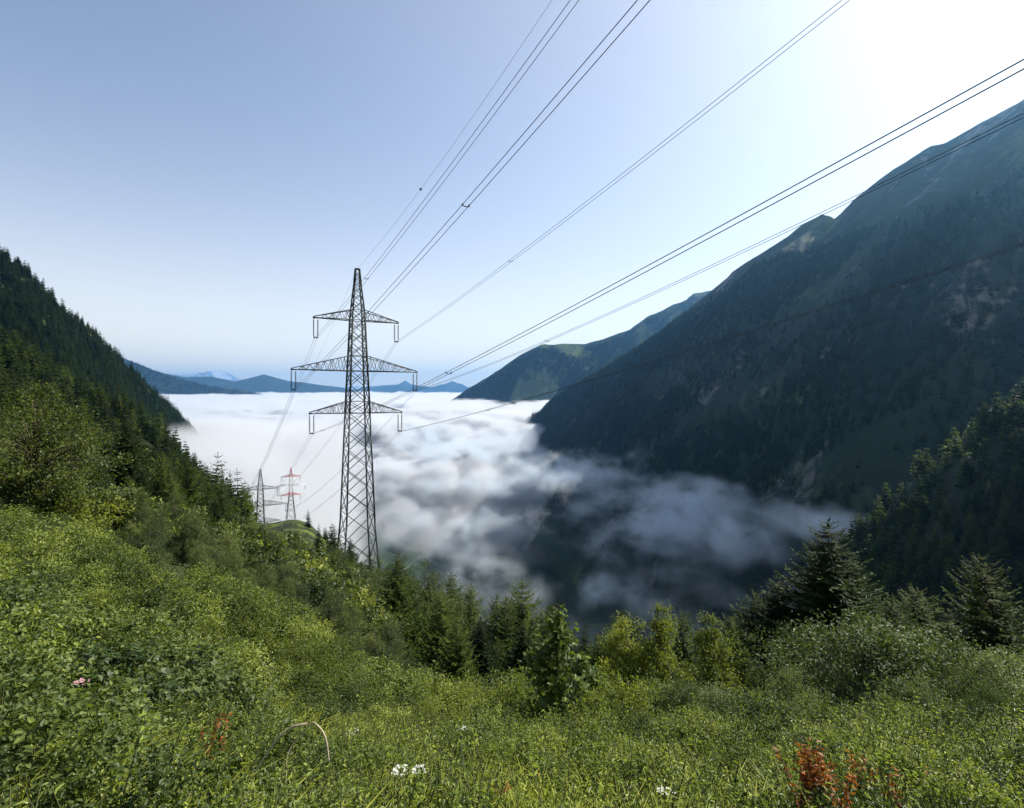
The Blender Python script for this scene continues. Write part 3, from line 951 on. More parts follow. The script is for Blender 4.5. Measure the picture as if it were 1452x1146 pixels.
tree(kSy, 'maple_tree', -60, 560, 36, 'leafy maple tree cut by the left edge behind the shrubs', 'tree', sxy=0.8)
tree(kM, 'maple_sapling', 787, 862, 10.2, 'maple sapling with large lobed leaves standing alone in front of the shrubs', 'sapling', sxy=1.0)
tree(kM, 'maple_sapling', 845, 945, 12.5, 'smaller maple sapling at the right foot of the tall sapling', 'sapling', sxy=1.3)
tree(kW, 'willow_bush', 1240, 880, 13.0, 'large pale leaved willow bush with dark forked stems under the dark spruce', 'bush', sxy=1.2)
tree(kW, 'willow_bush', 1145, 890, 15.0, 'pale willow bush at the left of the large one under the dark spruce', 'bush', sxy=0.9)
tree(kW, 'willow_bush', 1320, 900, 14.0, 'pale willow bush pressed against the right side of the large one', 'bush', sxy=0.95)
tree(kW, 'willow_bush', 1400, 925, 13.5, 'pale willow bush under the tall sparse larch at the right edge', 'bush', sxy=1.0)
tree(kW, 'willow_bush', 1480, 930, 14, 'pale willow bush cut by the right edge', 'bush', sxy=1.0)
tree(kW, 'willow_bush', 1015, 972, 15.5, 'pale rounded bush at the foot of the rightmost young birch', 'bush', sxy=1.0)
tree(kW, 'willow_bush', 932, 975, 16.0, 'pale rounded bush at the foot of the middle young birch', 'bush', sxy=0.8)
tree(kW, 'willow_bush', 1075, 985, 14.5, 'low pale bush in front of the olive green larch', 'bush', sxy=1.1)
tree(kSh, 'alder_bush', 560, 940, 15, 'dark round alder bush at the centre bottom above the white flowers', 'bush', sxy=1.15)
tree(kSh, 'alder_bush', 520, 965, 13.5, 'dark alder bush on the left of the round alder bush', 'bush', sxy=1.1)
tree(kShB, 'alder_bush', 660, 965, 15.5, 'yellow green bush between the round alder and the maple sapling', 'bush', sxy=1.1)
tree(kSh, 'alder_bush', 720, 950, 17, 'dark green bush just left of the tall maple sapling', 'bush', sxy=1.1)

tree(kL, 'larch_tree', 556, 812, 84, 'slim dark larch just right of the tall pylon base', 'tree', sxy=0.90)
tree(kL, 'larch_tree', 640, 808, 78, 'larch top showing behind the tall rounded birch', 'tree', sxy=0.98)
tree(kL, 'larch_tree', 706, 850, 56, 'bushy larch in front of the narrow dark larch', 'tree', sxy=1.07)
tree(kL, 'larch_tree', 768, 858, 54, 'larch half hidden behind the top of the maple sapling', 'tree', sxy=1.07)
tree(kL, 'larch_tree', 855, 895, 40, 'dim larch top between the tiny spruce top and left birch', 'tree', sxy=0.98)
tree(kL, 'larch_tree', 1030, 870, 38, 'dim larch just left of the olive green larch', 'tree', sxy=1.15)
tree(kL, 'larch_tree', 1262, 838, 40, 'low larch wedged between the two light green larches', 'tree', sxy=1.23)
tree(kS, 'spruce_tree', 1362, 862, 44, 'small spruce between the rounded larch and the sparse grey green larch', 'tree', sxy=1.01)
tree(kS, 'spruce_tree', 1140, 790, 42, 'dark spruce pressed behind the left flank of the tallest spruce', 'tree', sxy=1.09)
tree(kS, 'spruce_tree', 1203, 786, 43, 'dark spruce pressed behind the right flank of the tallest spruce', 'tree', sxy=1.09)
tree(kS, 'spruce_tree', 140, 640, 62, 'dark spruce half hidden behind the right side of the leafy maple', 'tree', sxy=1.0)
tree(kS, 'spruce_tree', 205, 652, 70, 'short dark spruce in front of the large layered spruce on its right', 'tree', sxy=1.1)
tree(kL, 'larch_tree', 246, 668, 72, 'dull green larch between the brownish larch and the bright larch', 'tree', sxy=1.1)
tree(kS, 'spruce_tree', 325, 700, 96, 'dark spruce at the right end of the left forest edge', 'tree', sxy=1.2)
tree(kS, 'spruce_tree', 110, 615, 80, 'dark spruce top rising behind the crown of the leafy maple', 'tree', sxy=1.1)
tree(kSh, 'alder_bush', 262, 835, 12.0, 'tall dark alder bush standing above the brambles at the lower left', 'bush', sxy=0.9)
tree(kSh, 'alder_bush', 195, 868, 10.0, 'dark alder bush left of the tall dark one above the brambles', 'bush', sxy=1.0)
tree(kSh, 'alder_bush', 330, 905, 12.5, 'dark alder bush right of the tall dark one above the brambles', 'bush', sxy=1.0)
tree(kShB, 'alder_bush', 455, 905, 14.0, 'yellowish bush behind the arching dead stem', 'bush', sxy=0.9)
tree(kBm, 'birch_tree', 466, 776, 86, 'bushy tree hiding the left feet of the tall pylon', 'tree', sxy=1.1)
tree(kBm, 'birch_tree', 503, 788, 84, 'bushy tree hiding the middle of the tall pylon base', 'tree', sxy=1.1)
tree(kBm, 'birch_tree', 538, 790, 86, 'bushy tree hiding the right foot of the tall pylon', 'tree', sxy=1.1)
tree(kL, 'larch_tree', 575, 838, 74, 'dark larch in front of the grey green birch near the pylon', 'tree', sxy=1.1)
tree(kL, 'larch_tree', 604, 850, 58, 'dark larch at the foot of the tall rounded birch', 'tree', sxy=1.2)
tree(kS, 'spruce_tree', 682, 872, 50, 'dark low spruce in front of the row of larches', 'tree', sxy=1.1)
tree(kS, 'spruce_tree', 735, 880, 46, 'dark low spruce just left behind the maple sapling', 'tree', sxy=1.1)


# ------------------------------------------------------------------ shrubs and trees scattered by zone
def zone(n, px0, px1, Y0, Y1, ok=None, gap=0.0, seed=0, tries=40):
    """points in a wedge of the slope, evenly spread in depth-log, kept `gap` x depth-scaled apart"""
    g = np.random.default_rng(seed)
    out = []
    for _ in range(n * tries):
        if len(out) >= n: break
        px = g.uniform(px0, px1)
        Y = math.sqrt(g.uniform(Y0 ** 2, Y1 ** 2)) if Y1 / Y0 < 3 else math.exp(g.uniform(math.log(Y0), math.log(Y1)))
        if ok and not ok(px, Y): continue
        x = (px - CX) / F * Y
        if gap and any((x - a) ** 2 + (Y - b) ** 2 < gap * gap for a, b in out): continue
        out.append((x, Y))
    return np.array(out)


def where(bands):
    """a label chooser: bands = [(upper photo x, nearest depth, label)] tried in turn"""
    def f(px, Y):
        for lim, dep, text in bands:
            if px <= lim and Y >= dep: return text
        return bands[-1][2]
    return f


def put_zone(protos, ph, name, pts, hmin, hmax, label, cat, group, sxy=(0.9, 1.2), seed=0, sink=0.12, cap=9.0):
    g = random.Random(seed)
    zz = gz(pts[:, 0], pts[:, 1])
    for (x, y), z in zip(pts, zz):
        h = min(g.uniform(hmin, hmax), cap * y * g.uniform(0.7, 1.05))
        place(g.choice(protos), name, x, y, z - sink, h / ph, label(x / y * F + CX, y) if callable(label) else label, cat, group, sxy=g.uniform(*sxy))


def below_line(px, Y):
    return True


# broad-leaved shrubs close to the camera on the left
put_zone(BRAMBLE, 1.3, 'bramble_bush', zone(70, -260, 330, 3.0, 9.0, lambda px, Y: px < (20 if Y < 4.6 else 130 if Y < 6.2 else 330), 0.55, 3), 0.75, 1.25, where([(60, 6, 'broad leaved bramble bush by the left edge below the leafy maples'), (60, 0, 'broad leaved bramble bush in the lower left corner nearest the camera'), (9999, 6, 'broad leaved bramble bush behind the pale pink flower'), (9999, 0, 'broad leaved bramble bush between the lower left corner and the dead stem')]), 'bush', 'bramble bushes at the bottom left', (0.9, 1.3), 1)
put_zone(SHRUB + SHRUB_B[:1], 2.2, 'alder_bush', zone(62, -260, 330, 8.5, 20, lambda px, Y: True, 1.35, 4), 0.9, 3.0, where([(20, 0, 'sunlit alder bush at the left edge under the leafy maples'), (170, 0, 'sunlit alder bush straight below the big leafy maple tree'), (9999, 0, 'sunlit alder bush on the left slope below the large dark layered spruce')]), 'bush', 'alder bushes on the near left slope', (0.95, 1.25), 2, cap=0.125)
put_zone(SHRUB + SHRUB_B, 2.2, 'alder_bush', zone(45, 330, 760, 13, 22, lambda px, Y: Y > 13 + (px - 330) * 0.006, 1.3, 5), 1.1, 1.9, where([(470, 0, 'bush in the thicket just behind the arching dead stem'), (600, 0, 'bush in the thicket behind the dark round alder bush'), (9999, 0, 'bush in the thicket left behind the tall maple sapling')]), 'bush', 'bushes in the thicket below the pylon', (0.95, 1.25), 3)
put_zone(SHRUB + SHRUB_B + WILLOW, 2.4, 'alder_bush', zone(40, 820, 1600, 14, 30, lambda px, Y: True, 1.7, 6), 0.9, 1.6, where([(1070, 0, 'shaded bush filling in under the three young birches'), (1290, 0, 'shaded bush filling in under the tallest dark spruce'), (9999, 0, 'shaded bush filling in under the grey green larch by the right edge')]), 'bush', 'bushes under the trees behind the meadow', (0.95, 1.3), 4)
put_zone(SHRUB_MID, 3.2, 'alder_bush', zone(125, -150, 740, 19, 56, lambda px, Y: not (px < 190 and Y > 36) and not (px > 560 and Y > 27), 2.1, 7), 1.2, 4.8, where([(150, 0, 'dense alder bush on the cleared slope under the big leafy maple'), (310, 0, 'dense alder bush on the cleared slope under the large layered spruce'), (440, 0, 'dense alder bush on the cleared slope below the grey pylon'), (560, 0, 'dense alder bush on the cleared slope below the tall pylon'), (9999, 0, 'dense alder bush on the cleared slope below the tall rounded birch')]), 'bush', 'alder bushes in the cleared strip', (0.95, 1.3), 5, cap=0.052)
put_zone(BIRCH_MID, 8, 'birch_tree', zone(120, 200, 640, 22, 100, lambda px, Y: not (480 < px < 540 and Y > 90) and not (285 < px < 470 and Y > 34) and not (px < 290 and Y > 50) and not (px > 560 and Y > 30), 2.9, 8), 3.0, 7.0, where([(300, 0, 'young grey green birch in the thicket below the left slope larches'), (480, 50, 'young grey green birch in the thicket just before the left leg of the pylon'), (480, 0, 'young grey green birch in the thicket above the dead stem'), (9999, 50, 'young grey green birch in the thicket around the right leg of the pylon'), (9999, 0, 'young grey green birch in the thicket behind the round alder bush')]), 'tree', 'young birches on the slope before the pylon', (0.7, 1.0), 6, cap=0.115)
put_zone(LARCH, 12, 'larch_tree', zone(34, 560, 1000, 38, 90, lambda px, Y: True, 4.0, 9), 6, 10.5, where([(700, 0, 'larch in the dark belt below the slim larch and rounded birch'), (830, 0, 'larch in the dark belt around the central larch'), (9999, 0, 'larch in the dark belt behind the three young birches')]), 'tree', 'larches in the belt above the valley', (0.9, 1.15), 7)
put_zone(LARCH + SPRUCE, 13, 'larch_tree', zone(26, 1000, 1560, 32, 75, lambda px, Y: True, 4.5, 10), 6, 11, 'conifer in the shaded belt behind the pale willow bushes', 'tree', 'conifers behind the willow bushes', (0.9, 1.2), 8)

put_zone(BIRCH_MID, 8, 'alder_tree', zone(60, 270, 560, 26, 82, lambda px, Y: True, 3.2, 63), 3.0, 7.5, where([(370, 0, 'dark young alder standing out of the thicket below the grey pylon'), (470, 0, 'dark young alder standing out of the thicket below the red pylon'), (9999, 0, 'dark young alder standing out of the thicket below the tall pylon')]), 'tree', 'young alders in the thicket', (0.75, 1.0), 63, cap=0.105)
put_zone(SPRUCE[:1] + LARCH, 12, 'larch_tree', zone(9, 180, 330, 48, 95, lambda px, Y: True, 6, 64), 5, 9, 'young conifer at the lower edge of the left forest above the thicket', 'tree', 'young conifers at the left forest edge', (0.9, 1.1), 64, cap=0.11)
# low bushes edging the meadow
put_zone(WILLOW, 3.0, 'willow_bush', zone(16, 960, 1600, 10.2, 13.0, lambda px, Y: not (1160 < px < 1290 and Y < 11.5), 1.15, 61), 0.9, 1.7, where([(1130, 0, 'low pale bush on the meadow edge left of the orange plants'), (1300, 0, 'low pale bush on the meadow edge above the orange plants'), (9999, 0, 'low pale bush on the meadow edge near the right border')]), 'bush', 'pale bushes on the meadow edge', (0.75, 1.1), 61)
put_zone(SHRUB + SHRUB_B, 2.2, 'alder_bush', zone(26, 430, 960, 9.8, 13.0, lambda px, Y: not (740 < px < 840 and Y < 11.4), 1.0, 62), 0.8, 1.45, where([(560, 0, 'low green bush on the meadow edge right of the dead stem'), (740, 0, 'low green bush on the meadow edge above the small orange patch'), (9999, 0, 'low green bush on the meadow edge right of the maple sapling')]), 'bush', 'green bushes on the meadow edge', (0.8, 1.2), 62)

# far part of the strip and the slope: scrub too dense to count
sp = zone(1300, -200, 760, 44, 260, lambda px, Y: not (px > 560 and Y < 90), 0, 11)
kp = fbm(sp[:, 0] / 18, sp[:, 1] / 18, 3, 77)
knoll = lambda P_: np.abs(P_[:, 0] / P_[:, 1] * F + CX - 395) > 75
sp = sp[(kp > -0.38)]
g_ = np.random.default_rng(12)
scatter('shrubbery', 'dense green scrub covering the slope down to the pylons', [p.me for p in SHRUB_FAR], np.c_[sp, gz(sp[:, 0], sp[:, 1]) - 0.2], g_.uniform(0.6, 1.25, len(sp)), seed=12)
sp = zone(700, 300, 1500, 60, 400, lambda px, Y: px > 540 or Y < 150, 0, 13)
scatter('undergrowth', 'dark scrub on the steep drop below the tree belt', [p.me for p in SHRUB_FAR], np.c_[sp, gz(sp[:, 0], sp[:, 1]) - 0.2], g_.uniform(0.8, 1.6, len(sp)), seed=13)

# near left slope forest
ok_l = lambda px, Y: not (325 < px < 470 and Y > 240)
put_zone(SPRUCE_MID + SPRUCE_TALL, 20, 'spruce_tree', zone(110, -120, 350, 130, 420, ok_l, 5.5, 14), 14, 24, where([(60, 0, 'spruce in the sunlit forest above the big leafy maple'), (190, 0, 'spruce in the sunlit forest above the large layered spruce'), (270, 0, 'spruce in the sunlit forest below the lone crest spruce'), (9999, 0, 'spruce in the sunlit forest left above the grey pylon')]), 'tree', 'spruces on the nearer left slope', (0.85, 1.15), 9, 0.4)
put_zone(LARCH_MID, 18, 'larch_tree', zone(60, -120, 350, 110, 400, ok_l, 5.5, 15), 10, 18, where([(60, 0, 'light green larch in the forest above the big leafy maple'), (190, 0, 'light green larch in the forest above the large layered spruce'), (270, 0, 'light green larch in the forest below the lone crest spruce'), (9999, 0, 'light green larch in the forest left above the grey pylon')]), 'tree', 'larches on the nearer left slope', (0.85, 1.15), 10, 0.4)
sp = zone(800, -200, 335, 90, 430, ok_l, 0, 16)
scatter('broadleaf_trees', 'broadleaf scrub trees between the conifers of the nearer left slope', [p.me for p in DECID_FAR], np.c_[sp, gz(sp[:, 0], sp[:, 1]) - 0.5], g_.uniform(0.35, 0.8, len(sp)), seed=16)
bpy.data.objects['broadleaf_trees'].name = 'woods'
sp = zone(900, -200, 350, 170, 430, ok_l, 0, 17)
scatter('forest', 'conifer forest covering the upper part of the nearer left slope', [p.me for p in SPRUCE_FAR + LARCH_FAR], np.c_[sp, gz(sp[:, 0], sp[:, 1]) - 0.5], g_.uniform(0.55, 1.05, len(sp)), seed=17)
put_zone(SPRUCE_MID, 20, 'spruce_tree', zone(10, 425, 520, 300, 430, None, 9, 18), 9, 14, 'dark spruce behind the grassy knoll left of the tall pylon', 'tree', 'spruces behind the grassy knoll', (0.9, 1.1), 11, 0.4)
put_zone(SPRUCE_MID, 20, 'spruce_tree', zone(16, 520, 640, 150, 300, None, 8, 19), 7, 12, 'small spruce on the spur edge right of the tall pylon', 'tree', 'spruces on the spur edge', (0.9, 1.2), 12, 0.4)


def forest_on(mt, n, seed, v0, v1, t0=0.02, t1=0.98, dens_scale=200, thresh=-0.1):
    g = np.random.default_rng(seed)
    t = g.uniform(t0, t1, n)
    v = g.uniform(v0, v1, n)
    p = mt.at(t, v)
    d = fbm(p[:, 0] / dens_scale, p[:, 1] / dens_scale + p[:, 2] / dens_scale, 4, seed) + g.normal(0, 0.12, n)
    return p[d > thresh]


# far left flank
p = forest_on(left_mt, 8500, 21, -0.08, 0.8, 0.55, 0.995, 60, -0.6)
kpx = p[:, 0] / p[:, 1] * F + CX
vis = np.where((kpx > -20) & (kpx < 300))[0]
sel = vis[np.argsort(p[vis, 1])][:90:1]
first = set(sel.tolist())
for i in sel:
    place(random.choice(SPRUCE_FAR), 'spruce_tree', *(p[i] - (0, 0, 0.6)), random.uniform(0.7, 1.15), 'spruce on the rocky flank of the farther left mountain', 'tree', 'spruces on the farther left mountain', sxy=random.uniform(.85, 1.15))
rest = p[[i for i in range(len(p)) if i not in first]]
scatter('forest', 'conifer forest on the farther left mountain flank', [q.me for q in SPRUCE_FAR], rest - (0, 0, 0.6), g_.uniform(0.6, 1.15, len(rest)), g_.uniform(.85, 1.2, len(rest)), 21)

# right-hand hillside; paler larches outnumber spruces to make its crowns look sunlit
p = forest_on(near_spur, 1500, 22, -0.15, 0.85, 0.25, 0.98, 45, -0.22)
kpx = p[:, 0] / p[:, 1] * F + CX
kpy = CY - p[:, 2] / p[:, 1] * F
vis = np.where((kpx > 1180) & (kpx < 1470) & (kpy < 830))[0]
sel = vis[np.argsort(p[vis, 1])][:90]
first = set(sel.tolist())
for n_, i in enumerate(sel):
    if n_ % 5 < 2: place(random.choice(SPRUCE_MID + SPRUCE_TALL), 'spruce_tree', *(p[i] - (0, 0, 0.6)), random.uniform(0.85, 1.35), 'dark spruce on the shaded hillside at the right', 'tree', 'spruces on the right hillside', sxy=random.uniform(.9, 1.2))
    else: place(random.choice(LARCH_MID), 'larch_tree', *(p[i] - (0, 0, 0.6)), random.uniform(0.9, 1.45), 'larch with sunlit top on the shaded hillside at the right', 'tree', 'larches on the right hillside', sxy=random.uniform(.9, 1.2))
rest = p[[i for i in range(len(p)) if i not in first]]
scatter('forest', 'conifer forest on the hillside at the right, tops touched by sun', [q.me for q in SPRUCE_FAR[:1] + LARCH_FAR * 2], rest - (0, 0, 0.6), g_.uniform(0.9, 1.5, len(rest)), g_.uniform(.9, 1.2, len(rest)), 22)

# big mountain, meadow mountain, dark spur, valley floor
p = forest_on(right_mt, 42000, 23, 0.03, 0.95, 0.2, 0.99, 330, -0.28)
p = p[p[:, 2] < 520 + 120 * fbm(p[:, 0] / 150, p[:, 1] / 150, 3, 5)]
scatter('forest', 'dark conifer forest on the shaded face of the big right mountain', [q.me for q in SPRUCE_TINY], p - (0, 0, 0.8), g_.uniform(0.7, 1.5, len(p)), g_.uniform(0.9, 1.2, len(p)), 23)
p = forest_on(mid_mt, 20000, 24, 0.05, 0.9, 0.15, 0.99, 420, -0.08)
scatter('forest', 'conifer forest on the hazy meadow mountain', [q.me for q in SPRUCE_TINY], p - (0, 0, 1), g_.uniform(0.9, 1.5, len(p)), g_.uniform(1.2, 1.7, len(p)), 24)
p = forest_on(dark_spur, 5000, 25, -0.05, 0.7, 0.2, 0.99, 300, -0.3)
scatter('forest', 'conifer forest on the dark spur above the fog', [q.me for q in SPRUCE_TINY], p - (0, 0, 1), g_.uniform(1.0, 1.7, len(p)), g_.uniform(1.3, 1.8, len(p)), 25)


# ------------------------------------------------------------------ meadow in front of the camera
g_ = np.random.default_rng(31)


def meadow_pts(n, px0, px1, Y0, Y1, seed, thin=None):
    g = np.random.default_rng(seed)
    Y = np.sqrt(g.uniform(Y0 ** 2, Y1 ** 2, n))
    x = (g.uniform(px0, px1, n) - CX) / F * Y
    k = np.ones(n, bool)
    if thin is not None: k = fbm(x / thin, Y / thin, 3, seed) > g.normal(-0.1, 0.25, n)
    x, Y = x[k], Y[k]
    return np.c_[x, Y, gz(x, Y) - 0.02]


GR = [tuft(s, 26, 0.36, 0.11, 0.012, 0.8).leaf_mesh('grass_tuft', M['grass']) for s in (1, 2, 3)]
GRT = [tuft(s, 12, 0.60, 0.08, 0.007, 0.8).leaf_mesh('tall_grass_tuft', M['grass']) for s in (4, 5)]
HB = [herb(s, 0.46, 70, 0.075, 7, 0.16, 0.5).joined('herb', M['stem'], M['herb']) for s in (1, 2, 3)]
HBT = [herb(s, 0.72, 84, 0.085, 6, 0.12, 0.3).joined('tall_herb', M['stem'], M['herb']) for s in (4, 5)]
pts = meadow_pts(11000, -300, 1900, 2.0, 10.4, 41)
scatter('grass', 'long bright meadow grass on the slope in front of the camera', GR, pts, g_.uniform(0.6, 1.25, len(pts)), g_.uniform(.9, 1.4, len(pts)), 41)
pts = meadow_pts(1500, -300, 1900, 2.6, 9.8, 42, 1.5)
scatter('grass', 'taller grass stalks standing in the meadow', GRT, pts, g_.uniform(0.7, 1.2, len(pts)), None, 42)
pts = meadow_pts(11000, -300, 1900, 2.0, 10.4, 43, 1.6)
scatter('undergrowth', 'leafy meadow herbs between the grass', HB, pts, g_.uniform(0.6, 1.3, len(pts)), None, 43)
pts = meadow_pts(2600, -300, 1900, 2.6, 9.6, 44, 0.9)
scatter('undergrowth', 'tall narrow leaved herbs standing above the grass', HBT, pts, g_.uniform(0.6, 1.15, len(pts)), None, 44)

pts = meadow_pts(420, -250, 1800, 2.6, 10.5, 45, 1.4)
scatter('undergrowth', 'low leafy clumps breaking up the meadow grass', [p_.leaf for p_ in BRAMBLE[:2]], pts - (0, 0, .05), g_.uniform(0.28, 0.62, len(pts)), None, 45)


def flower_proto(name, h, heads, mat, rad, petals, seed):
    g = np.random.default_rng(seed)
    pt = Parts()
    t = np.linspace(0, 1, 5)[:, None]
    line = np.array((0.06, 0.02, 0)) * t ** 2 + np.array((0, 0, h)) * t
    pt.tube(line, 0.004 * (1 - .5 * t[:, 0]), 4)
    top = line[-1]
    V, A = [], []
    for k in range(heads):
        a = g.uniform(0, 6.28)
        r = rad * math.sqrt(g.random())
        c = top + np.array((math.cos(a) * r, math.sin(a) * r, 0.03 - r * 0.25 + g.normal(0, .006)))
        pt.tube(np.stack([top - (0, 0, .05), c]), 0.0016, 3)
        n = petals
        aa = g.uniform(0, 6.28, n)
        d = np.stack([np.cos(aa), np.sin(aa), np.full(n, .35)], 1)
        V.append(cards(np.repeat(c[None], n, 0), d, np.repeat(np.array([[0, 0, 1.0]]), n, 0), np.full(n, .018), np.full(n, .014), .05))
        A.append(g.random(n))
    lt = Parts()
    lt.leaves(np.concatenate(V), np.concatenate(A))
    n = 14
    tt = g.uniform(.1, .75, n)
    aa = g.uniform(0, 6.28, n)
    p = np.stack([np.interp(tt, t[:, 0], line[:, i]) for i in range(3)], 1)
    lf = Parts()
    lf.leaves(cards(p, np.stack([np.cos(aa), np.sin(aa), np.full(n, .3)], 1), np.repeat(np.array([[0, 0, 1.0]]), n, 0) + g.normal(0, .2, (n, 3)), np.full(n, .09), np.full(n, .04)), g.random(n))
    return pt.wood_mesh('stalk', M['stem']), lt.leaf_mesh('flower_head', M[mat]), lf.leaf_mesh('leaves', M['herb'])


UMB = [flower_proto('umbel', .8, 34, 'petal', .075, 5, s) for s in (1, 2)]
PNK = [flower_proto('pink', .9, 26, 'pink', .05, 6, 3)]
YEL = [flower_proto('yellow', .6, 14, 'yellow', .05, 6, 4)]


def flower(protos, px, py, Y, name, label, group=None, s=1.0):
    x, z = ground_at(px, Y)
    top = (CY - py) / F * Y
    h = max(top - z, 0.35)
    pr = random.choice(protos)
    o = bpy.data.objects.new(name, None)
    COL.objects.link(o)
    o.location = (x, Y, z)
    k = h / 0.8
    o.scale = (s, s, k)
    o.rotation_euler = (0, 0, random.uniform(0, 6.28))
    tag(o, label, 'flower', group)
    for n, me in zip(('stalk', 'flower_head', 'leaves'), pr):
        c = obj(n, me, o)


flower(UMB, 577, 1097, 5.2, 'white_umbel_flower', 'left one of the two white umbel flowers side by side at the bottom centre', s=1.1)
flower(UMB, 604, 1095, 5.3, 'white_umbel_flower', 'right one of the two white umbel flowers side by side at the bottom centre', s=1.0)
flower(UMB, 650, 1034, 8.3, 'white_umbel_flower', 'white umbel flower next to the small patch of orange leaves', s=1.1)
flower(UMB, 495, 1043, 8.0, 'white_umbel_flower', 'white umbel flower right of the arching dead stem', s=1.2)
flower(UMB, 935, 1122, 5.0, 'white_umbel_flower', 'white umbel flower in the grass left of the orange dried plant', s=1.0)
flower(UMB, 960, 1098, 5.6, 'white_umbel_flower', 'faint white umbel flower higher in the grass left of the orange dried plant', s=0.9)
flower(PNK, 104, 985, 4.6, 'pink_flower', 'pale pink flower head among the dark leaves at the lower left', s=1.0)
for k, (px, py, Y) in enumerate(((868, 1062, 8.6), (850, 1066, 8.6), (882, 1071, 8.2), (905, 1050, 9.0), (838, 1075, 8.0), (445, 1060, 7.6), (380, 1090, 6.4))):
    flower(YEL, px, py, Y, 'yellow_flower', 'small yellow flower standing in the meadow grass', 'yellow meadow flowers', 1.0)


def dried_plant(px, py_top, Y, n, spread, label, seed, leaf=0.06):
    g = np.random.default_rng(seed)
    x, z = ground_at(px, Y)
    top = (CY - py_top) / F * Y
    h = max(top - z, .4)
    root = bpy.data.objects.new('dried_plant', None)
    COL.objects.link(root)
    root.location = (x, Y, z)
    tag(root, label, 'plant')
    for k in range(n):
        a = g.uniform(0, 6.28)
        r = spread * math.sqrt(g.random())
        b = np.array((math.cos(a) * r, math.sin(a) * r * .7, -.02))
        hh = h * g.uniform(0.72, 1.02)
        t = np.linspace(0, 1, 5)[:, None]
        line = b + np.array((g.normal(0, .05), g.normal(0, .05), 0)) * t ** 2 + np.array((0, 0, hh)) * t
        pt = Parts()
        pt.tube(line, .005 * (1 - .7 * t[:, 0]), 4)
        st = obj('stalk', pt.wood_mesh('stalk', M['dry'] if k % 2 else M['stem']), root)
        m = 46
        tt = g.uniform(.3, 1, m)
        p = np.stack([np.interp(tt, t[:, 0], line[:, i]) for i in range(3)], 1)
        aa = g.uniform(0, 6.28, m)
        d = np.stack([np.cos(aa), np.sin(aa), g.normal(-.1, .5, m)], 1)
        l = leaf * g.uniform(.6, 1.3, m)
        lf = Parts()
        lf.leaves(cards(p, d, g.normal(0, 1, (m, 3)) + (0, 0, .6), l, l * .4, .25), g.random(m))
        obj('dry_leaves', lf.leaf_mesh('dry_leaves', M['dry']), root)


dried_plant(1155, 1044, 4.7, 20, 0.11, 'large clump of dried plants with rusty orange leaves in the foreground meadow', 51, 0.052)
dried_plant(1222, 1062, 5.0, 5, 0.10, 'smaller sparse orange dried plant right of the large orange clump', 52, 0.05)
dried_plant(646, 1036, 8.4, 5, 0.14, 'small patch of orange leaves at the foot of the dark bushes', 53, 0.07)
dried_plant(668, 1052, 7.6, 3, 0.10, 'few rusty leaves right of the small orange patch', 55, 0.06)
dried_plant(1262, 1085, 4.9, 3, 0.08, 'thin reddish dried stalks at the far right of the orange plants', 56, 0.05)
dried_plant(1192, 1088, 4.4, 4, 0.06, 'low rusty plant tucked against the right of the large orange clump', 57, 0.05)
dried_plant(300, 1000, 4.6, 3, 0.10, 'few reddish dry leaves among the brambles at the lower left', 58, 0.05)
dried_plant(760, 1098, 5.6, 3, 0.08, 'few orange leaves in the grass below the maple sapling', 59, 0.05)
dried_plant(930, 1080, 6.4, 3, 0.10, 'few rusty leaves in the meadow left of the large orange clump', 60, 0.05)
dried_plant(1340, 1090, 5.4, 4, 0.12, 'rusty dried stalks in the meadow under the right pale bushes', 61, 0.05)
dried_plant(700, 1118, 5.0, 3, 0.08, 'few orange leaves low in the grass at the bottom centre', 54, 0.06)


def dead_stem():
    root = bpy.data.objects.new('dead_stem', None)
    COL.objects.link(root)
    Y = 4.5
    o0 = P(395, 1060, Y)
    root.location = o0
    tag(root, 'bleached dead stem arching over the grass at the lower left', 'stem')
    main = [(322, 1180, Y), (345, 1125, Y), (370, 1080, Y), (395, 1045, Y + .05), (412, 1031, Y + .1), (430, 1027, Y + .1), (444, 1024, Y + .12), (456, 1034, Y + .15), (463, 1050, Y + .15), (466, 1078, Y + .15)]
    pts, _ = interp_pts([P(*q) for q in main], np.linspace(0, 1, 26))
    V, Q = tube(pts - o0, np.interp(np.linspace(0, 1, 26), [0, .6, 1], [.006, .0085, .0075]), 6)
    obj('main_shoot', mesh_from('main_shoot', V, Q, [M['deadwood']], smooth=True), root)
    sub = [(442, 1026, Y + .12), (425, 1043, Y + .1), (412, 1060, Y + .08), (406, 1075, Y + .05), (405, 1110, Y + .05)]
    pts, _ = interp_pts([P(*q) for q in sub], np.linspace(0, 1, 14))
    V, Q = tube(pts - o0, .0055, 5)
    obj('side_shoot', mesh_from('side_shoot', V, Q, [M['deadwood']], smooth=True), root)
    sub = [(300, 1165, Y - .1), (315, 1128, Y - .1), (335, 1108, Y - .05), (352, 1100, Y)]
    pts, _ = interp_pts([P(*q) for q in sub], np.linspace(0, 1, 10))
    V, Q = tube(pts - o0, .005, 5)
    obj('side_shoot', mesh_from('side_shoot', V, Q, [M['deadwood']], smooth=True), root)


dead_stem()


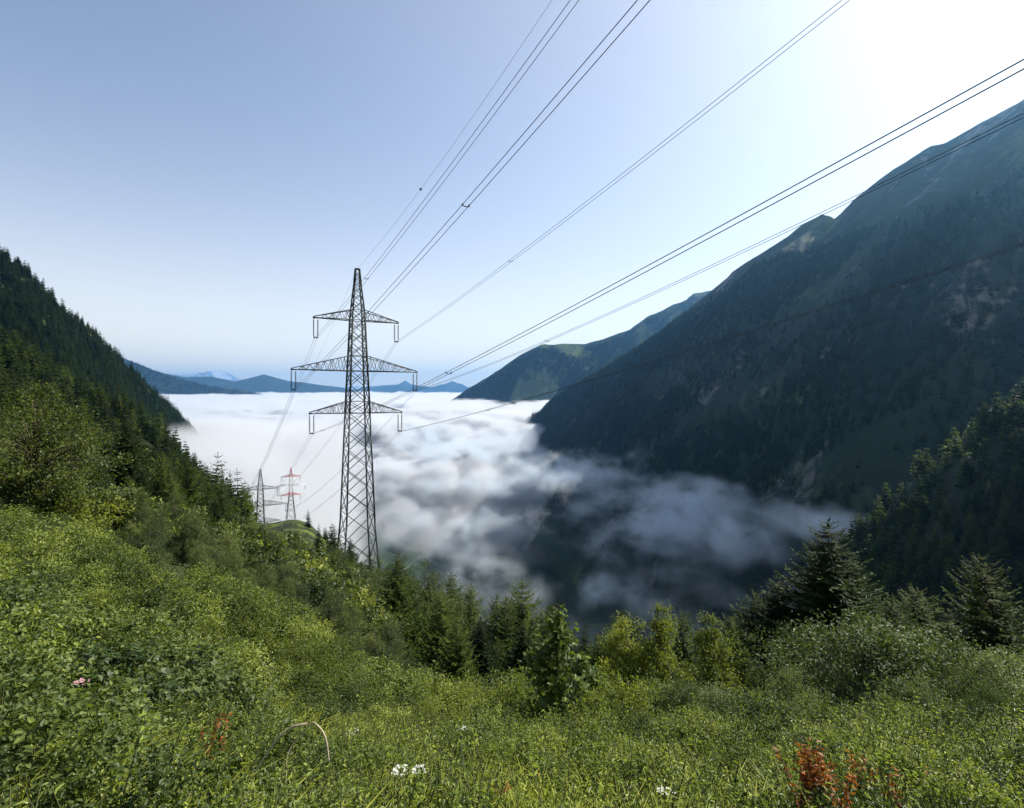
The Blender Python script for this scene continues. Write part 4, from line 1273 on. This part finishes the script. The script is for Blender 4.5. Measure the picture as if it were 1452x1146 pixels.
# ------------------------------------------------------------------ pylons and power lines
def bars_mesh(name, segs, mat, midx=None, mats=None):
    """square-section steel bars: segs = [(p, q, width)]"""
    V, Q = [], []
    for p, q, w in segs:
        p, q = np.asarray(p, float), np.asarray(q, float)
        d = q - p
        d = d / (np.linalg.norm(d) + 1e-9)
        a = np.cross(d, (0, 0, 1.0))
        if np.linalg.norm(a) < 0.05: a = np.cross(d, (1.0, 0, 0))
        a /= np.linalg.norm(a)
        b = np.cross(d, a)
        i = len(V)
        for e in (p, q):
            for sa, sb in ((-1, -1), (1, -1), (1, 1), (-1, 1)):
                V.append(e + (a * sa + b * sb) * w / 2)
        Q += [(i, i + 1, i + 5, i + 4), (i + 1, i + 2, i + 6, i + 5), (i + 2, i + 3, i + 7, i + 6), (i + 3, i, i + 4, i + 7), (i + 3, i + 2, i + 1, i), (i + 4, i + 5, i + 6, i + 7)]
    return mesh_from(name, V, Q, mats or [mat], midx)


def lathe_mesh(name, prof, seg, mat):
    V, Q = [], []
    for r, z in prof:
        for k in range(seg):
            a = 2 * math.pi * k / seg
            V.append((r * math.cos(a), r * math.sin(a), z))
    for j in range(len(prof) - 1):
        for k in range(seg):
            k2 = (k + 1) % seg
            Q.append((j * seg + k, j * seg + k2, (j + 1) * seg + k2, (j + 1) * seg + k))
    return mesh_from(name, V, Q, [mat], smooth=True)


INS_LEN = 3.1
_prof = [(0.03, 0), (0.03, -0.25)]
for k in range(16):
    z0 = -0.25 - k * 0.165
    _prof += [(0.15, z0 - 0.04), (0.16, z0 - 0.07), (0.04, z0 - 0.09), (0.04, z0 - 0.16)]
    if k == 7: _prof += [(0.03, z0 - 0.162), (0.03, z0 - 0.168)]
_prof += [(0.03, -INS_LEN), (0.001, -INS_LEN)]
insulator_me = lathe_mesh('insulator', _prof, 8, M['glass'])

D_LINE = np.array((-0.561, 1.0)) / math.hypot(0.561, 1)     # downhill direction of the line
ARM_AZ = math.atan2(-D_LINE[0], D_LINE[1])                   # the arms' local x turns by this about z


def build_pylon(name, label, base, prof, arms, peak, detail, mats, legw, group=None):
    """base: world point of the footing; prof: [(z, half width)] above base; arms: [(z_bottom, z_top, half length)]"""
    root = bpy.data.objects.new(name, None)
    COL.objects.link(root)
    root.location = base
    root.rotation_euler = (0, 0, ARM_AZ)
    tag(root, label, 'pylon', group)
    root.empty_display_size = 2
    zs, hs = [p[0] for p in prof], [p[1] for p in prof]
    hw = lambda z: float(np.interp(z, zs, hs))
    steel = mats(0)
    for sx, sy in ((-1, -1), (1, -1), (1, 1), (-1, 1)):
        segs = [((sx * a[1], sy * a[1], a[0]), (sx * b[1], sy * b[1], b[0]), legw * (1 if a[0] < zs[-1] * 0.6 else 0.75)) for a, b in zip(prof, prof[1:])]
        if detail:
            obj('leg', bars_mesh('leg', segs, steel), root)
        else:
            cut = []
            for p, q, w in segs:
                n = max(1, int(abs(q[2] - p[2]) / 3))
                for k in range(n):
                    f0, f1 = k / n, (k + 1) / n
                    cut.append((tuple(p[i] + (q[i] - p[i]) * f0 for i in range(3)), tuple(p[i] + (q[i] - p[i]) * f1 for i in range(3)), w))
            ms = [mats(0), mats(1), mats(2)]
            mi = []
            for p, q, w in cut: mi += [mats.pick((p[2] + q[2]) / 2)] * 6
            obj('leg', bars_mesh('leg', cut, None, mi, ms), root)
    z, lattice = 0.0, []
    lv = sorted([a[0] for a in arms] + [a[1] for a in arms])
    while z < peak - 0.7:
        h = hw(z) * 2
        z2 = z + max(0.75, h * 0.82)
        for q in lv:
            if z < q - 0.35 and z2 > q - 0.45: z2 = q; break
        z2 = min(z2, peak)
        a, b = hw(z), hw(z2)
        w = legw * (0.5 if h > 2.4 else 0.4)
        for k in range(4):
            ca = [(-a, -a), (a, -a), (a, a), (-a, a)]
            cb = [(-b, -b), (b, -b), (b, b), (-b, b)]
            k2 = (k + 1) % 4
            for i, j in ((k, k2), (k2, k)):
                sg = ((*ca[i], z), (*cb[j], z2), w)
                if detail: obj('brace', bars_mesh('brace', [sg], steel), root)
                else: lattice.append(sg)
            if any(abs(z - q) < 0.01 for q in lv):
                sg = ((*ca[k], z), (*ca[k2], z), w)
                if detail: obj('horizontal_brace', bars_mesh('horizontal_brace', [sg], steel), root)
                else: lattice.append(sg)
        z = z2
    if lattice:
        mi = []
        for p, q, w in lattice: mi += [mats.pick((p[2] + q[2]) / 2)] * 6
        tag(obj('lattice', bars_mesh('lattice', lattice, None, mi, [mats(0), mats(1), mats(2)]), root), kind='stuff')
    # peak cap
    b = hw(peak)
    cap = [((-b, -b, peak), (b, -b, peak), 0.16), ((b, -b, peak), (b, b, peak), 0.16), ((b, b, peak), (-b, b, peak), 0.16), ((-b, b, peak), (-b, -b, peak), 0.16), ((-b, 0, peak + .05), (b, 0, peak + .05), 0.2)]
    obj('peak_cap', bars_mesh('peak_cap', cap, mats(mats.pick(peak))), root)
    tips = {}
    for li, (zb, zt, L) in enumerate(arms):
        for s in (-1, 1):
            a0, a1 = hw(zb), hw(zt)
            tip = np.array((s * L, 0, zb))
            mat = mats(mats.pick(zb))
            arm = obj('cross_arm', bars_mesh('cross_arm', [((s * (L - .35), 0, zb), (s * (L + .1), 0, zb), 0.24)], mat), root)
            chords, br = [], []
            for sy in (-1, 1):
                lo0, hi0 = np.array((s * a0, sy * a0, zb)), np.array((s * a1, sy * a1, zt))
                tl = np.array((s * L, sy * 0.12, zb + 0.02))
                th = np.array((s * L, sy * 0.12, zb + 0.20))
                chords += [(lo0, tl, legw * 0.62), (hi0, th, legw * 0.55)]
                n = max(4, int(L / 1.25))
                for k in range(1, n):
                    f, g = k / n, (k - 0.5) / n
                    fl, fh = lo0 + (tl - lo0) * f, hi0 + (th - hi0) * f
                    gl, gh = lo0 + (tl - lo0) * g, hi0 + (th - hi0) * g
                    hf = (k - 1) / n
                    hl = lo0 + (tl - lo0) * hf
                    br += [(hl, gh, legw * 0.28), (gh, fl, legw * 0.28)]
                    if k % 2: br.append((gl, gh, legw * 0.22))
            n = max(4, int(L / 1.25))
            lo = [np.array((s * a0, sy * a0, zb)) for sy in (-1, 1)]
            tl = [np.array((s * L, sy * .12, zb + .02)) for sy in (-1, 1)]
            for k in range(n):
                p = lo[k % 2] + (tl[k % 2] - lo[k % 2]) * (k / n)
                q = lo[1 - k % 2] + (tl[1 - k % 2] - lo[1 - k % 2]) * ((k + 1) / n)
                br.append((p, q, legw * 0.28))
            if detail:
                for sg in chords: obj('chord', bars_mesh('chord', [sg], mat), arm)
                for sg in br: obj('arm_brace', bars_mesh('arm_brace', [sg], mat), arm)
            else:
                obj('chord', bars_mesh('chord', chords + br, mat), arm)
            for dx in (-0.02, -0.68):
                ins = obj('insulator', insulator_me, root, (s * L + s * dx + (0 if s > 0 else 0), 0, zb - 0.1))
            obj('yoke', bars_mesh('yoke', [((s * L - s * .75, 0, zb - .1 - INS_LEN), (s * L + s * .05, 0, zb - .1 - INS_LEN), 0.14), ((s * L - s * .56, -.3, zb - .25 - INS_LEN), (s * L - s * .56, .3, zb - .25 - INS_LEN), 0.11), ((s * L - s * .14, -.3, zb - .25 - INS_LEN), (s * L - s * .14, .3, zb - .25 - INS_LEN), 0.11),
                                  ((s * L - s * .56, 0, zb - .1 - INS_LEN), (s * L - s * .56, 0, zb - .3 - INS_LEN), .08), ((s * L - s * .14, 0, zb - .1 - INS_LEN), (s * L - s * .14, 0, zb - .3 - INS_LEN), .08)], M['steel']), root)
            c, sn = math.cos(ARM_AZ), math.sin(ARM_AZ)
            lx = s * (L - .35)
            tips[(li, s)] = np.array((base[0] + c * lx, base[1] + sn * lx, base[2] + zb - 0.25 - INS_LEN))
    tips['top'] = np.array((base[0], base[1], base[2] + peak + 0.1))
    return tips


class Mats:
    def __init__(s, a, b=None, c=None, bands=()):
        s.m = (a, b or a, c or a)
        s.bands = bands

    def __call__(s, i):
        return s.m[i]

    def pick(s, z):
        for z0, z1, i in s.bands:
            if z0 <= z <= z1: return i
        return 0


MX, MY = -26.3, 96.0
mz = float(gz(MX, MY)[0]) - 0.3
H0 = -mz
main_tips = build_pylon('transmission_pylon', 'tall dark steel lattice pylon with three cross-arms standing among the green trees', (MX, MY, mz),
    [(0, 3.3), (H0 - 21, 2.35), (H0 - 2.5, 1.70), (H0 + 13.2, 1.05), (H0 + 15, 0.95), (H0 + 19.6, 0.5), (H0 + 22.0, 0.33)],
    [(H0 + 13.25, H0 + 15.0, 7.16), (H0 + 4.65, H0 + 7.2, 10.6), (H0 - 2.5, H0 - 0.5, 7.8)], H0 + 22.0, True, Mats(M['steel']), 0.22)

X2, Y2 = -107.0, 240.0
z2 = float(gz(X2, Y2)[0]) - 0.3
B = -38.7 - z2
tips2 = build_pylon('transmission_pylon', 'smaller dark grey lattice pylon half hidden by trees at the left of the grassy knoll', (X2, Y2, z2),
    [(0, 2.6), (B - 14, 1.5), (B, 1.0), (B + 2, .9), (B + 8.6, .15)], [(B, B + 1.6, 7.4), (B - 7, B - 4.8, 10.6), (B - 14, B - 12.4, 8)], B + 8.6, False, Mats(M['steel_far']), 0.24)
X3, Y3 = (412.5 - CX) / F * 440, 440.0
z3 = float(gz(X3, Y3)[0]) - 0.3
B = -61.0 - z3
tips3 = build_pylon('transmission_pylon', 'red and white lattice pylon standing on the grassy knoll before the fog', (X3, Y3, z3),
    [(0, 3.3), (B - 14.5, 1.35), (B, 1.0), (B + 1.6, .85), (B + 7, .15)], [(B, B + 1.6, 7.2), (B - 7, B - 5, 10.8), (B - 14.3, B - 12.6, 7.4)], B + 7, False,
    Mats(M['steel_far'], M['red'], M['white'], ((B - 0.5, B + 2.5, 1), (B - 14.8, B - 12, 1), (B - 12, B - .5, 2), (B + 2.5, B + 9, 1))), 0.30)


def tube(pts, r, seg=5):
    pts = np.asarray(pts, float)
    d = np.gradient(pts, axis=0)
    d /= np.linalg.norm(d, axis=1)[:, None]
    a = np.cross(d, (0, 0, 1.0))
    a /= np.linalg.norm(a, axis=1)[:, None] + 1e-9
    b = np.cross(d, a)
    r = np.broadcast_to(np.asarray(r, float), (len(pts),))[:, None]
    V = np.concatenate([pts + r * (a * math.cos(t) + b * math.sin(t)) for t in np.arange(seg) * 2 * math.pi / seg], 1).reshape(-1, 3)
    i = np.arange(len(pts) - 1)[:, None] * seg
    k = np.arange(seg)[None, :]
    k2 = (k + 1) % seg
    Q = np.stack([i + k, i + k2, i + seg + k2, i + seg + k], -1).reshape(-1, 4)
    return V, Q


def wire_run(name, label, path, tt, twin, spacers, r, cat='power line', group=None):
    """path(t) -> world points; one or two conductors tied by spacers"""
    pts = path(tt)
    o0 = pts[0].copy()
    root = bpy.data.objects.new(name, None)
    COL.objects.link(root)
    root.location = o0
    tag(root, label, cat, group)
    d = np.gradient(pts, axis=0)
    side = np.stack([d[:, 1], -d[:, 0], 0 * d[:, 0]], 1)
    side /= np.linalg.norm(side, axis=1)[:, None]
    for s in ((-0.21, 0.21) if twin else (0,)):
        V, Q = tube(pts - o0 + side * s, r)
        obj('conductor', mesh_from('conductor', V, Q, [M['wire']], smooth=True), root)
    for t in spacers:
        p = path(np.array([t, t + 0.1]))
        dd = p[1] - p[0]
        sd = np.array((dd[1], -dd[0], 0))
        sd /= np.linalg.norm(sd)
        c = p[0] - o0
        if twin:
            segs = [(c - sd * .21 + (0, 0, -.02), c - sd * .08 + (0, 0, -.09), .05), (c + sd * .21 + (0, 0, -.02), c + sd * .08 + (0, 0, -.09), .05), (c - sd * .10 + (0, 0, -.09), c + sd * .10 + (0, 0, -.09), .05), (c - sd * .21 - (0, 0, .07), c - sd * .21 + (0, 0, .06), .09), (c + sd * .21 - (0, 0, .07), c + sd * .21 + (0, 0, .06), .09)]
            obj('spacer', bars_mesh('spacer', segs, M['wire']), root)
        else:
            bm_ = lathe_mesh('marker_ball', [(0.001, .16), (.1, .13), (.16, .05), (.16, -.05), (.1, -.13), (.001, -.16)], 8, M['wire'])
            obj('marker_ball', bm_, root, tuple(c))


UP = {'LT': (0, -1, .124839, .000736, (27.5,), 'upper left'), 'LM': (1, -1, .142371, .000519, (16, 58), 'middle left'), 'LL': (2, -1, .130777, .000497, (8, 50), 'lower left'),
      'RT': (0, 1, .13425, .00054, (36,), 'upper right'), 'RM': (1, 1, .10609, .000772, (38,), 'middle right'), 'RL': (2, 1, .135163, .000431, (30,), 'lower right')}
PXT = {'LT': (444, 480, -7.16), 'LM': (412.5, 556, -10.6), 'LL': (439, 619, -7.8), 'RT': (561, 491, 7.16), 'RM': (586, 556, 10.6), 'RL': (567, 615, 7.8)}
for key, (li, s, a, b, sp, words_) in UP.items():
    tip = main_tips[(li, s)]

    def path(t, tip=tip, a=a, b=b):
        return np.stack([tip[0] + .561 * t, tip[1] - t, tip[2] + a * t + b * t * t], -1)
    wire_run('power_line', f'twin conductor pair rising uphill from the {words_} arm of the tall pylon', path, np.linspace(0, 230, 90) ** 1.0, True, sp, 0.019)
    e = tips2[(li, s)]
    for (p0, p1, wd, sag) in ((tip, e, f'twin conductor pair running downhill from the {words_} arm of the tall pylon', 3.0),
                              (e, tips3[(li, s)], f'thin conductors linking the {words_} arms of the grey and red pylons', 5.0)):
        def path2(t, p0=p0, p1=p1, sag=sag):
            t = np.asarray(t)[:, None]
            return p0 + (p1 - p0) * t - np.array((0, 0, 4 * sag)) * t * (1 - t)
        wire_run('power_line', wd, path2, np.linspace(0, 1, 40), True, (0.35, 0.7) if p0 is tip else (), 0.019 if p0 is tip else 0.016)
tt_ = main_tips['top']
wire_run('earth_wire', 'single earth wire with marker ball rising uphill from the tall pylon top',
         lambda t: np.stack([tt_[0] + .561 * t, tt_[1] - t, tt_[2] + .09 * t + .00145 * t * t], -1), np.linspace(0, 230, 90), False, (27.0,), 0.013, 'earth wire')


def _ew(p0, p1, sag):
    return lambda t: p0 + (p1 - p0) * np.asarray(t)[:, None] - np.array((0, 0, 4 * sag)) * np.asarray(t)[:, None] * (1 - np.asarray(t)[:, None])


wire_run('earth_wire', 'single thin earth wire running downhill from the top of the tall pylon', _ew(tt_, tips2['top'], 2.5), np.linspace(0, 1, 40), False, (), 0.012, 'earth wire')


# ------------------------------------------------------------------ fog and haze
def fog_mat(name, col, aniso, detail):
    m, t, out = new_mat(name)
    pv = t.n('ShaderNodeVolumePrincipled')
    pv.inputs['Color'].default_value = (*col, 1)
    pv.inputs['Density'].default_value = 1.0
    pv.inputs['Anisotropy'].default_value = aniso
    geo = t.n('ShaderNodeNewGeometry')
    n = t.noise(t.vmath('MULTIPLY', geo.outputs['Position'], (1.0, 0.9, 1.3)), 1 / detail, 5, 0.62, 0.3)
    t.l(t.math('MULTIPLY', t.smooth(n, 0.36, 0.61), 1.9), pv.inputs['Density'])
    t.l(pv.outputs[0], out.inputs[1])
    return m


def fog_object(name, label, lo, hi, res, mat, density):
    g = bpy.data.node_groups.new(name, 'GeometryNodeTree')
    g.interface.new_socket('Geometry', in_out='OUTPUT', socket_type='NodeSocketGeometry')
    t = NT(g)
    vc = t.n('GeometryNodeVolumeCube')
    vc.inputs['Min'].default_value = lo
    vc.inputs['Max'].default_value = hi
    for a, r in zip('XYZ', res): vc.inputs['Resolution ' + a].default_value = r
    pos = t.n('GeometryNodeInputPosition').outputs[0]
    sp = t.n('ShaderNodeSeparateXYZ')
    t.l(pos, sp.inputs[0])
    t.val(vc.inputs['Density'], density(t, pos, *sp.outputs))
    sm = t.n('GeometryNodeSetMaterial')
    sm.inputs['Material'].default_value = mat
    t.l(vc.outputs[0], sm.inputs[0])
    out = t.n('NodeGroupOutput')
    t.l(sm.outputs[0], out.inputs[0])
    o = tag(obj(name, bpy.data.meshes.new(name)), label, kind='stuff')
    o.modifiers.new('fog', 'NODES').node_group = g
    return o


def curve(t, x, pts):
    """piecewise linear function of a socket"""
    acc = None
    for (x0, y0), (x1, y1) in zip(pts, pts[1:]):
        nd = t.n('ShaderNodeMapRange')
        t.val(nd.inputs[0], x)
        nd.inputs[1].default_value, nd.inputs[2].default_value = x0, x1
        nd.inputs[3].default_value, nd.inputs[4].default_value = (y0 if acc is None else 0), (y1 if acc is None else y1 - y0)
        acc = nd.outputs[0] if acc is None else t.math('ADD', acc, nd.outputs[0])
    return acc


def sea_density(t, pos, x, y, z):
    top = curve(t, y, [(1900, -520), (2400, -340), (3100, -130), (4200, -45), (6500, 40), (9000, 80)])
    # a bay of fog lies against the left flank, nearer than the open sea
    left = t.math('MULTIPLY', t.smooth(t.math('ADD', x, t.math('MULTIPLY', y, 0.30)), 60.0, -190.0), t.math('MULTIPLY', t.smooth(y, 520.0, 760.0), t.smooth(y, 3000.0, 2000.0)))
    ltop = curve(t, y, [(560, -95), (800, -52), (1150, -42), (2000, -75), (3000, -110)])
    mp = t.vmath('MULTIPLY', pos, (1.0, 0.55, 1.6))
    n = t.math('SUBTRACT', t.noise(mp, 1 / 420, 7, 0.6, 0.8), 0.5)
    n2 = t.math('SUBTRACT', t.noise(mp, 1 / 1400, 2, 0.5), 0.5)
    amp = curve(t, y, [(1200, 360), (2500, 420), (4000, 190), (6000, 120), (9000, 180)])
    top = t.math('ADD', top, t.math('MULTIPLY', n, amp))
    top = t.math('ADD', top, t.math('MULTIPLY', n2, t.math('MULTIPLY', amp, 0.5)))
    ltop = t.math('ADD', ltop, t.math('MULTIPLY', n, 110))
    d = t.math('DIVIDE', t.math('SUBTRACT', top, z), 32, clamp=True)
    dl = t.math('DIVIDE', t.math('SUBTRACT', ltop, z), 45, clamp=True)
    open_ = t.math('MULTIPLY', d, t.smooth(y, 1900.0, 3000.0))
    bay = t.math('MULTIPLY', t.math('MULTIPLY', dl, left), 0.55)
    return t.math('MULTIPLY', t.math('MAXIMUM', open_, bay), 0.034)


fog_object('fog', 'white sea of fog filling the valley beyond the pylon', (-6200, 540, -600), (1500, 9300, 190), (300, 340, 52),
           fog_mat('fog', (0.80, 0.815, 0.84), 0.3, 160), sea_density)

WISPS = [  # photo pixel, depth, half width in pixels, half height in pixels, strength
    (650, 625, 2300, 130, 34, 1.0), (590, 690, 1650, 80, 16, 0.5), (690, 742, 1300, 80, 20, 0.62), (680, 682, 1600, 85, 22, 0.7), (560, 765, 1150, 50, 34, 0.5),
    (690, 803, 1080, 80, 18, 0.4), (800, 678, 1650, 100, 26, 0.85), (950, 722, 1330, 95, 62, 1.0), (870, 712, 1450, 90, 22, 0.6),
    (1060, 770, 1080, 110, 46, 0.8), (1160, 745, 880, 70, 40, 0.95), (1105, 745, 980, 70, 40, 0.8), (835, 836, 980, 50, 32, 0.75), (960, 815, 1040, 110, 30, 0.5),
    (730, 630, 2100, 50, 50, 0.9), (590, 735, 1300, 60, 18, 0.45), (1100, 715, 1350, 80, 30, 0.6),
]


def wisp_density(t, pos, x, y, z):
    acc = None
    mpw = t.vmath('MULTIPLY', pos, (1.0, 0.75, 1.7))
    w = t.n('ShaderNodeTexNoise')
    w.inputs['Scale'].default_value = 1 / 240
    w.inputs['Detail'].default_value = 4
    t.l(mpw, w.inputs['Vector'])
    warp = t.vmath('SCALE', t.vmath('SUBTRACT', w.outputs['Color'], (0.5, 0.5, 0.5)), scale=230)
    q = t.vmath('ADD', pos, t.vmath('MULTIPLY', warp, (1.0, 1.0, 0.5)))
    for px, py, Y, rx, ry, s in WISPS:
        c = P(px, py, Y)
        a, b = rx / F * Y * 1.25, ry / F * Y * 1.1
        e = t.vmath('MULTIPLY', t.vmath('SUBTRACT', q, tuple(c)), (1 / a, 1 / (a * 1.1), 1 / b))
        g = t.math('SUBTRACT', 1.0, t.vmath('LENGTH', e), clamp=True)
        g = t.math('MULTIPLY', g, s * 1.6)
        acc = g if acc is None else t.math('MAXIMUM', acc, g)
    # a thin ragged layer between the thicker wisps
    mid = curve(t, y, [(700, -330), (900, -350), (1400, -290), (2000, -190)])
    lay = t.math('SUBTRACT', 1.0, t.math('ABSOLUTE', t.math('DIVIDE', t.math('SUBTRACT', z, mid), 75)), clamp=True)
    lay = t.math('MULTIPLY', lay, 0.37)
    acc = t.math('MAXIMUM', acc, lay)
    n = t.noise(mpw, 1 / 170, 9, 0.66, 0.5)
    n = t.math('MULTIPLY', t.math('SUBTRACT', n, 0.5), 2.6)
    d = t.math('SUBTRACT', t.math('ADD', acc, t.math('MULTIPLY', n, t.smooth(acc, 0.0, 0.25))), 0.30)
    d = t.math('MAXIMUM', d, 0.0)
    edge = t.math('MULTIPLY', t.math('MULTIPLY', t.smooth(x, -520.0, -400.0), t.smooth(y, 665.0, 800.0)), t.math('MULTIPLY', t.smooth(y, 2300.0, 1900.0), t.smooth(z, -42.0, -110.0)))
    return t.math('MULTIPLY', t.math('MULTIPLY', t.math('POWER', d, 1.3), edge), 0.0135)


fog_object('mist', 'torn wisps of mist drifting in the shaded part of the valley', (-520, 660, -600), (900, 2300, -40), (178, 205, 70),
           fog_mat('mist', (0.84, 0.92, 1.0), 0.3, 60), wisp_density)  # bluish colour puts the tint of skylit shade into the mist itself


def build_haze():
    lo, hi = (-45000, -1500, -705), (45000, 44000, 1990)
    V = [(x, y, z) for x in (lo[0], hi[0]) for y in (lo[1], hi[1]) for z in (lo[2], hi[2])]
    Q = [(0, 1, 3, 2), (4, 6, 7, 5), (0, 4, 5, 1), (2, 3, 7, 6), (0, 2, 6, 4), (1, 5, 7, 3)]
    m, t, out = new_mat('haze')
    pv = t.n('ShaderNodeVolumePrincipled')
    pv.inputs['Color'].default_value = (0.24, 0.57, 1.0, 1)
    pv.inputs['Density'].default_value = 4.1e-5
    pv.inputs['Anisotropy'].default_value = 0.8
    t.l(pv.outputs[0], out.inputs[1])
    return tag(obj('haze', mesh_from('haze', V, Q, [m])), 'thin bluish morning haze in the mountain air', kind='stuff')


build_haze()
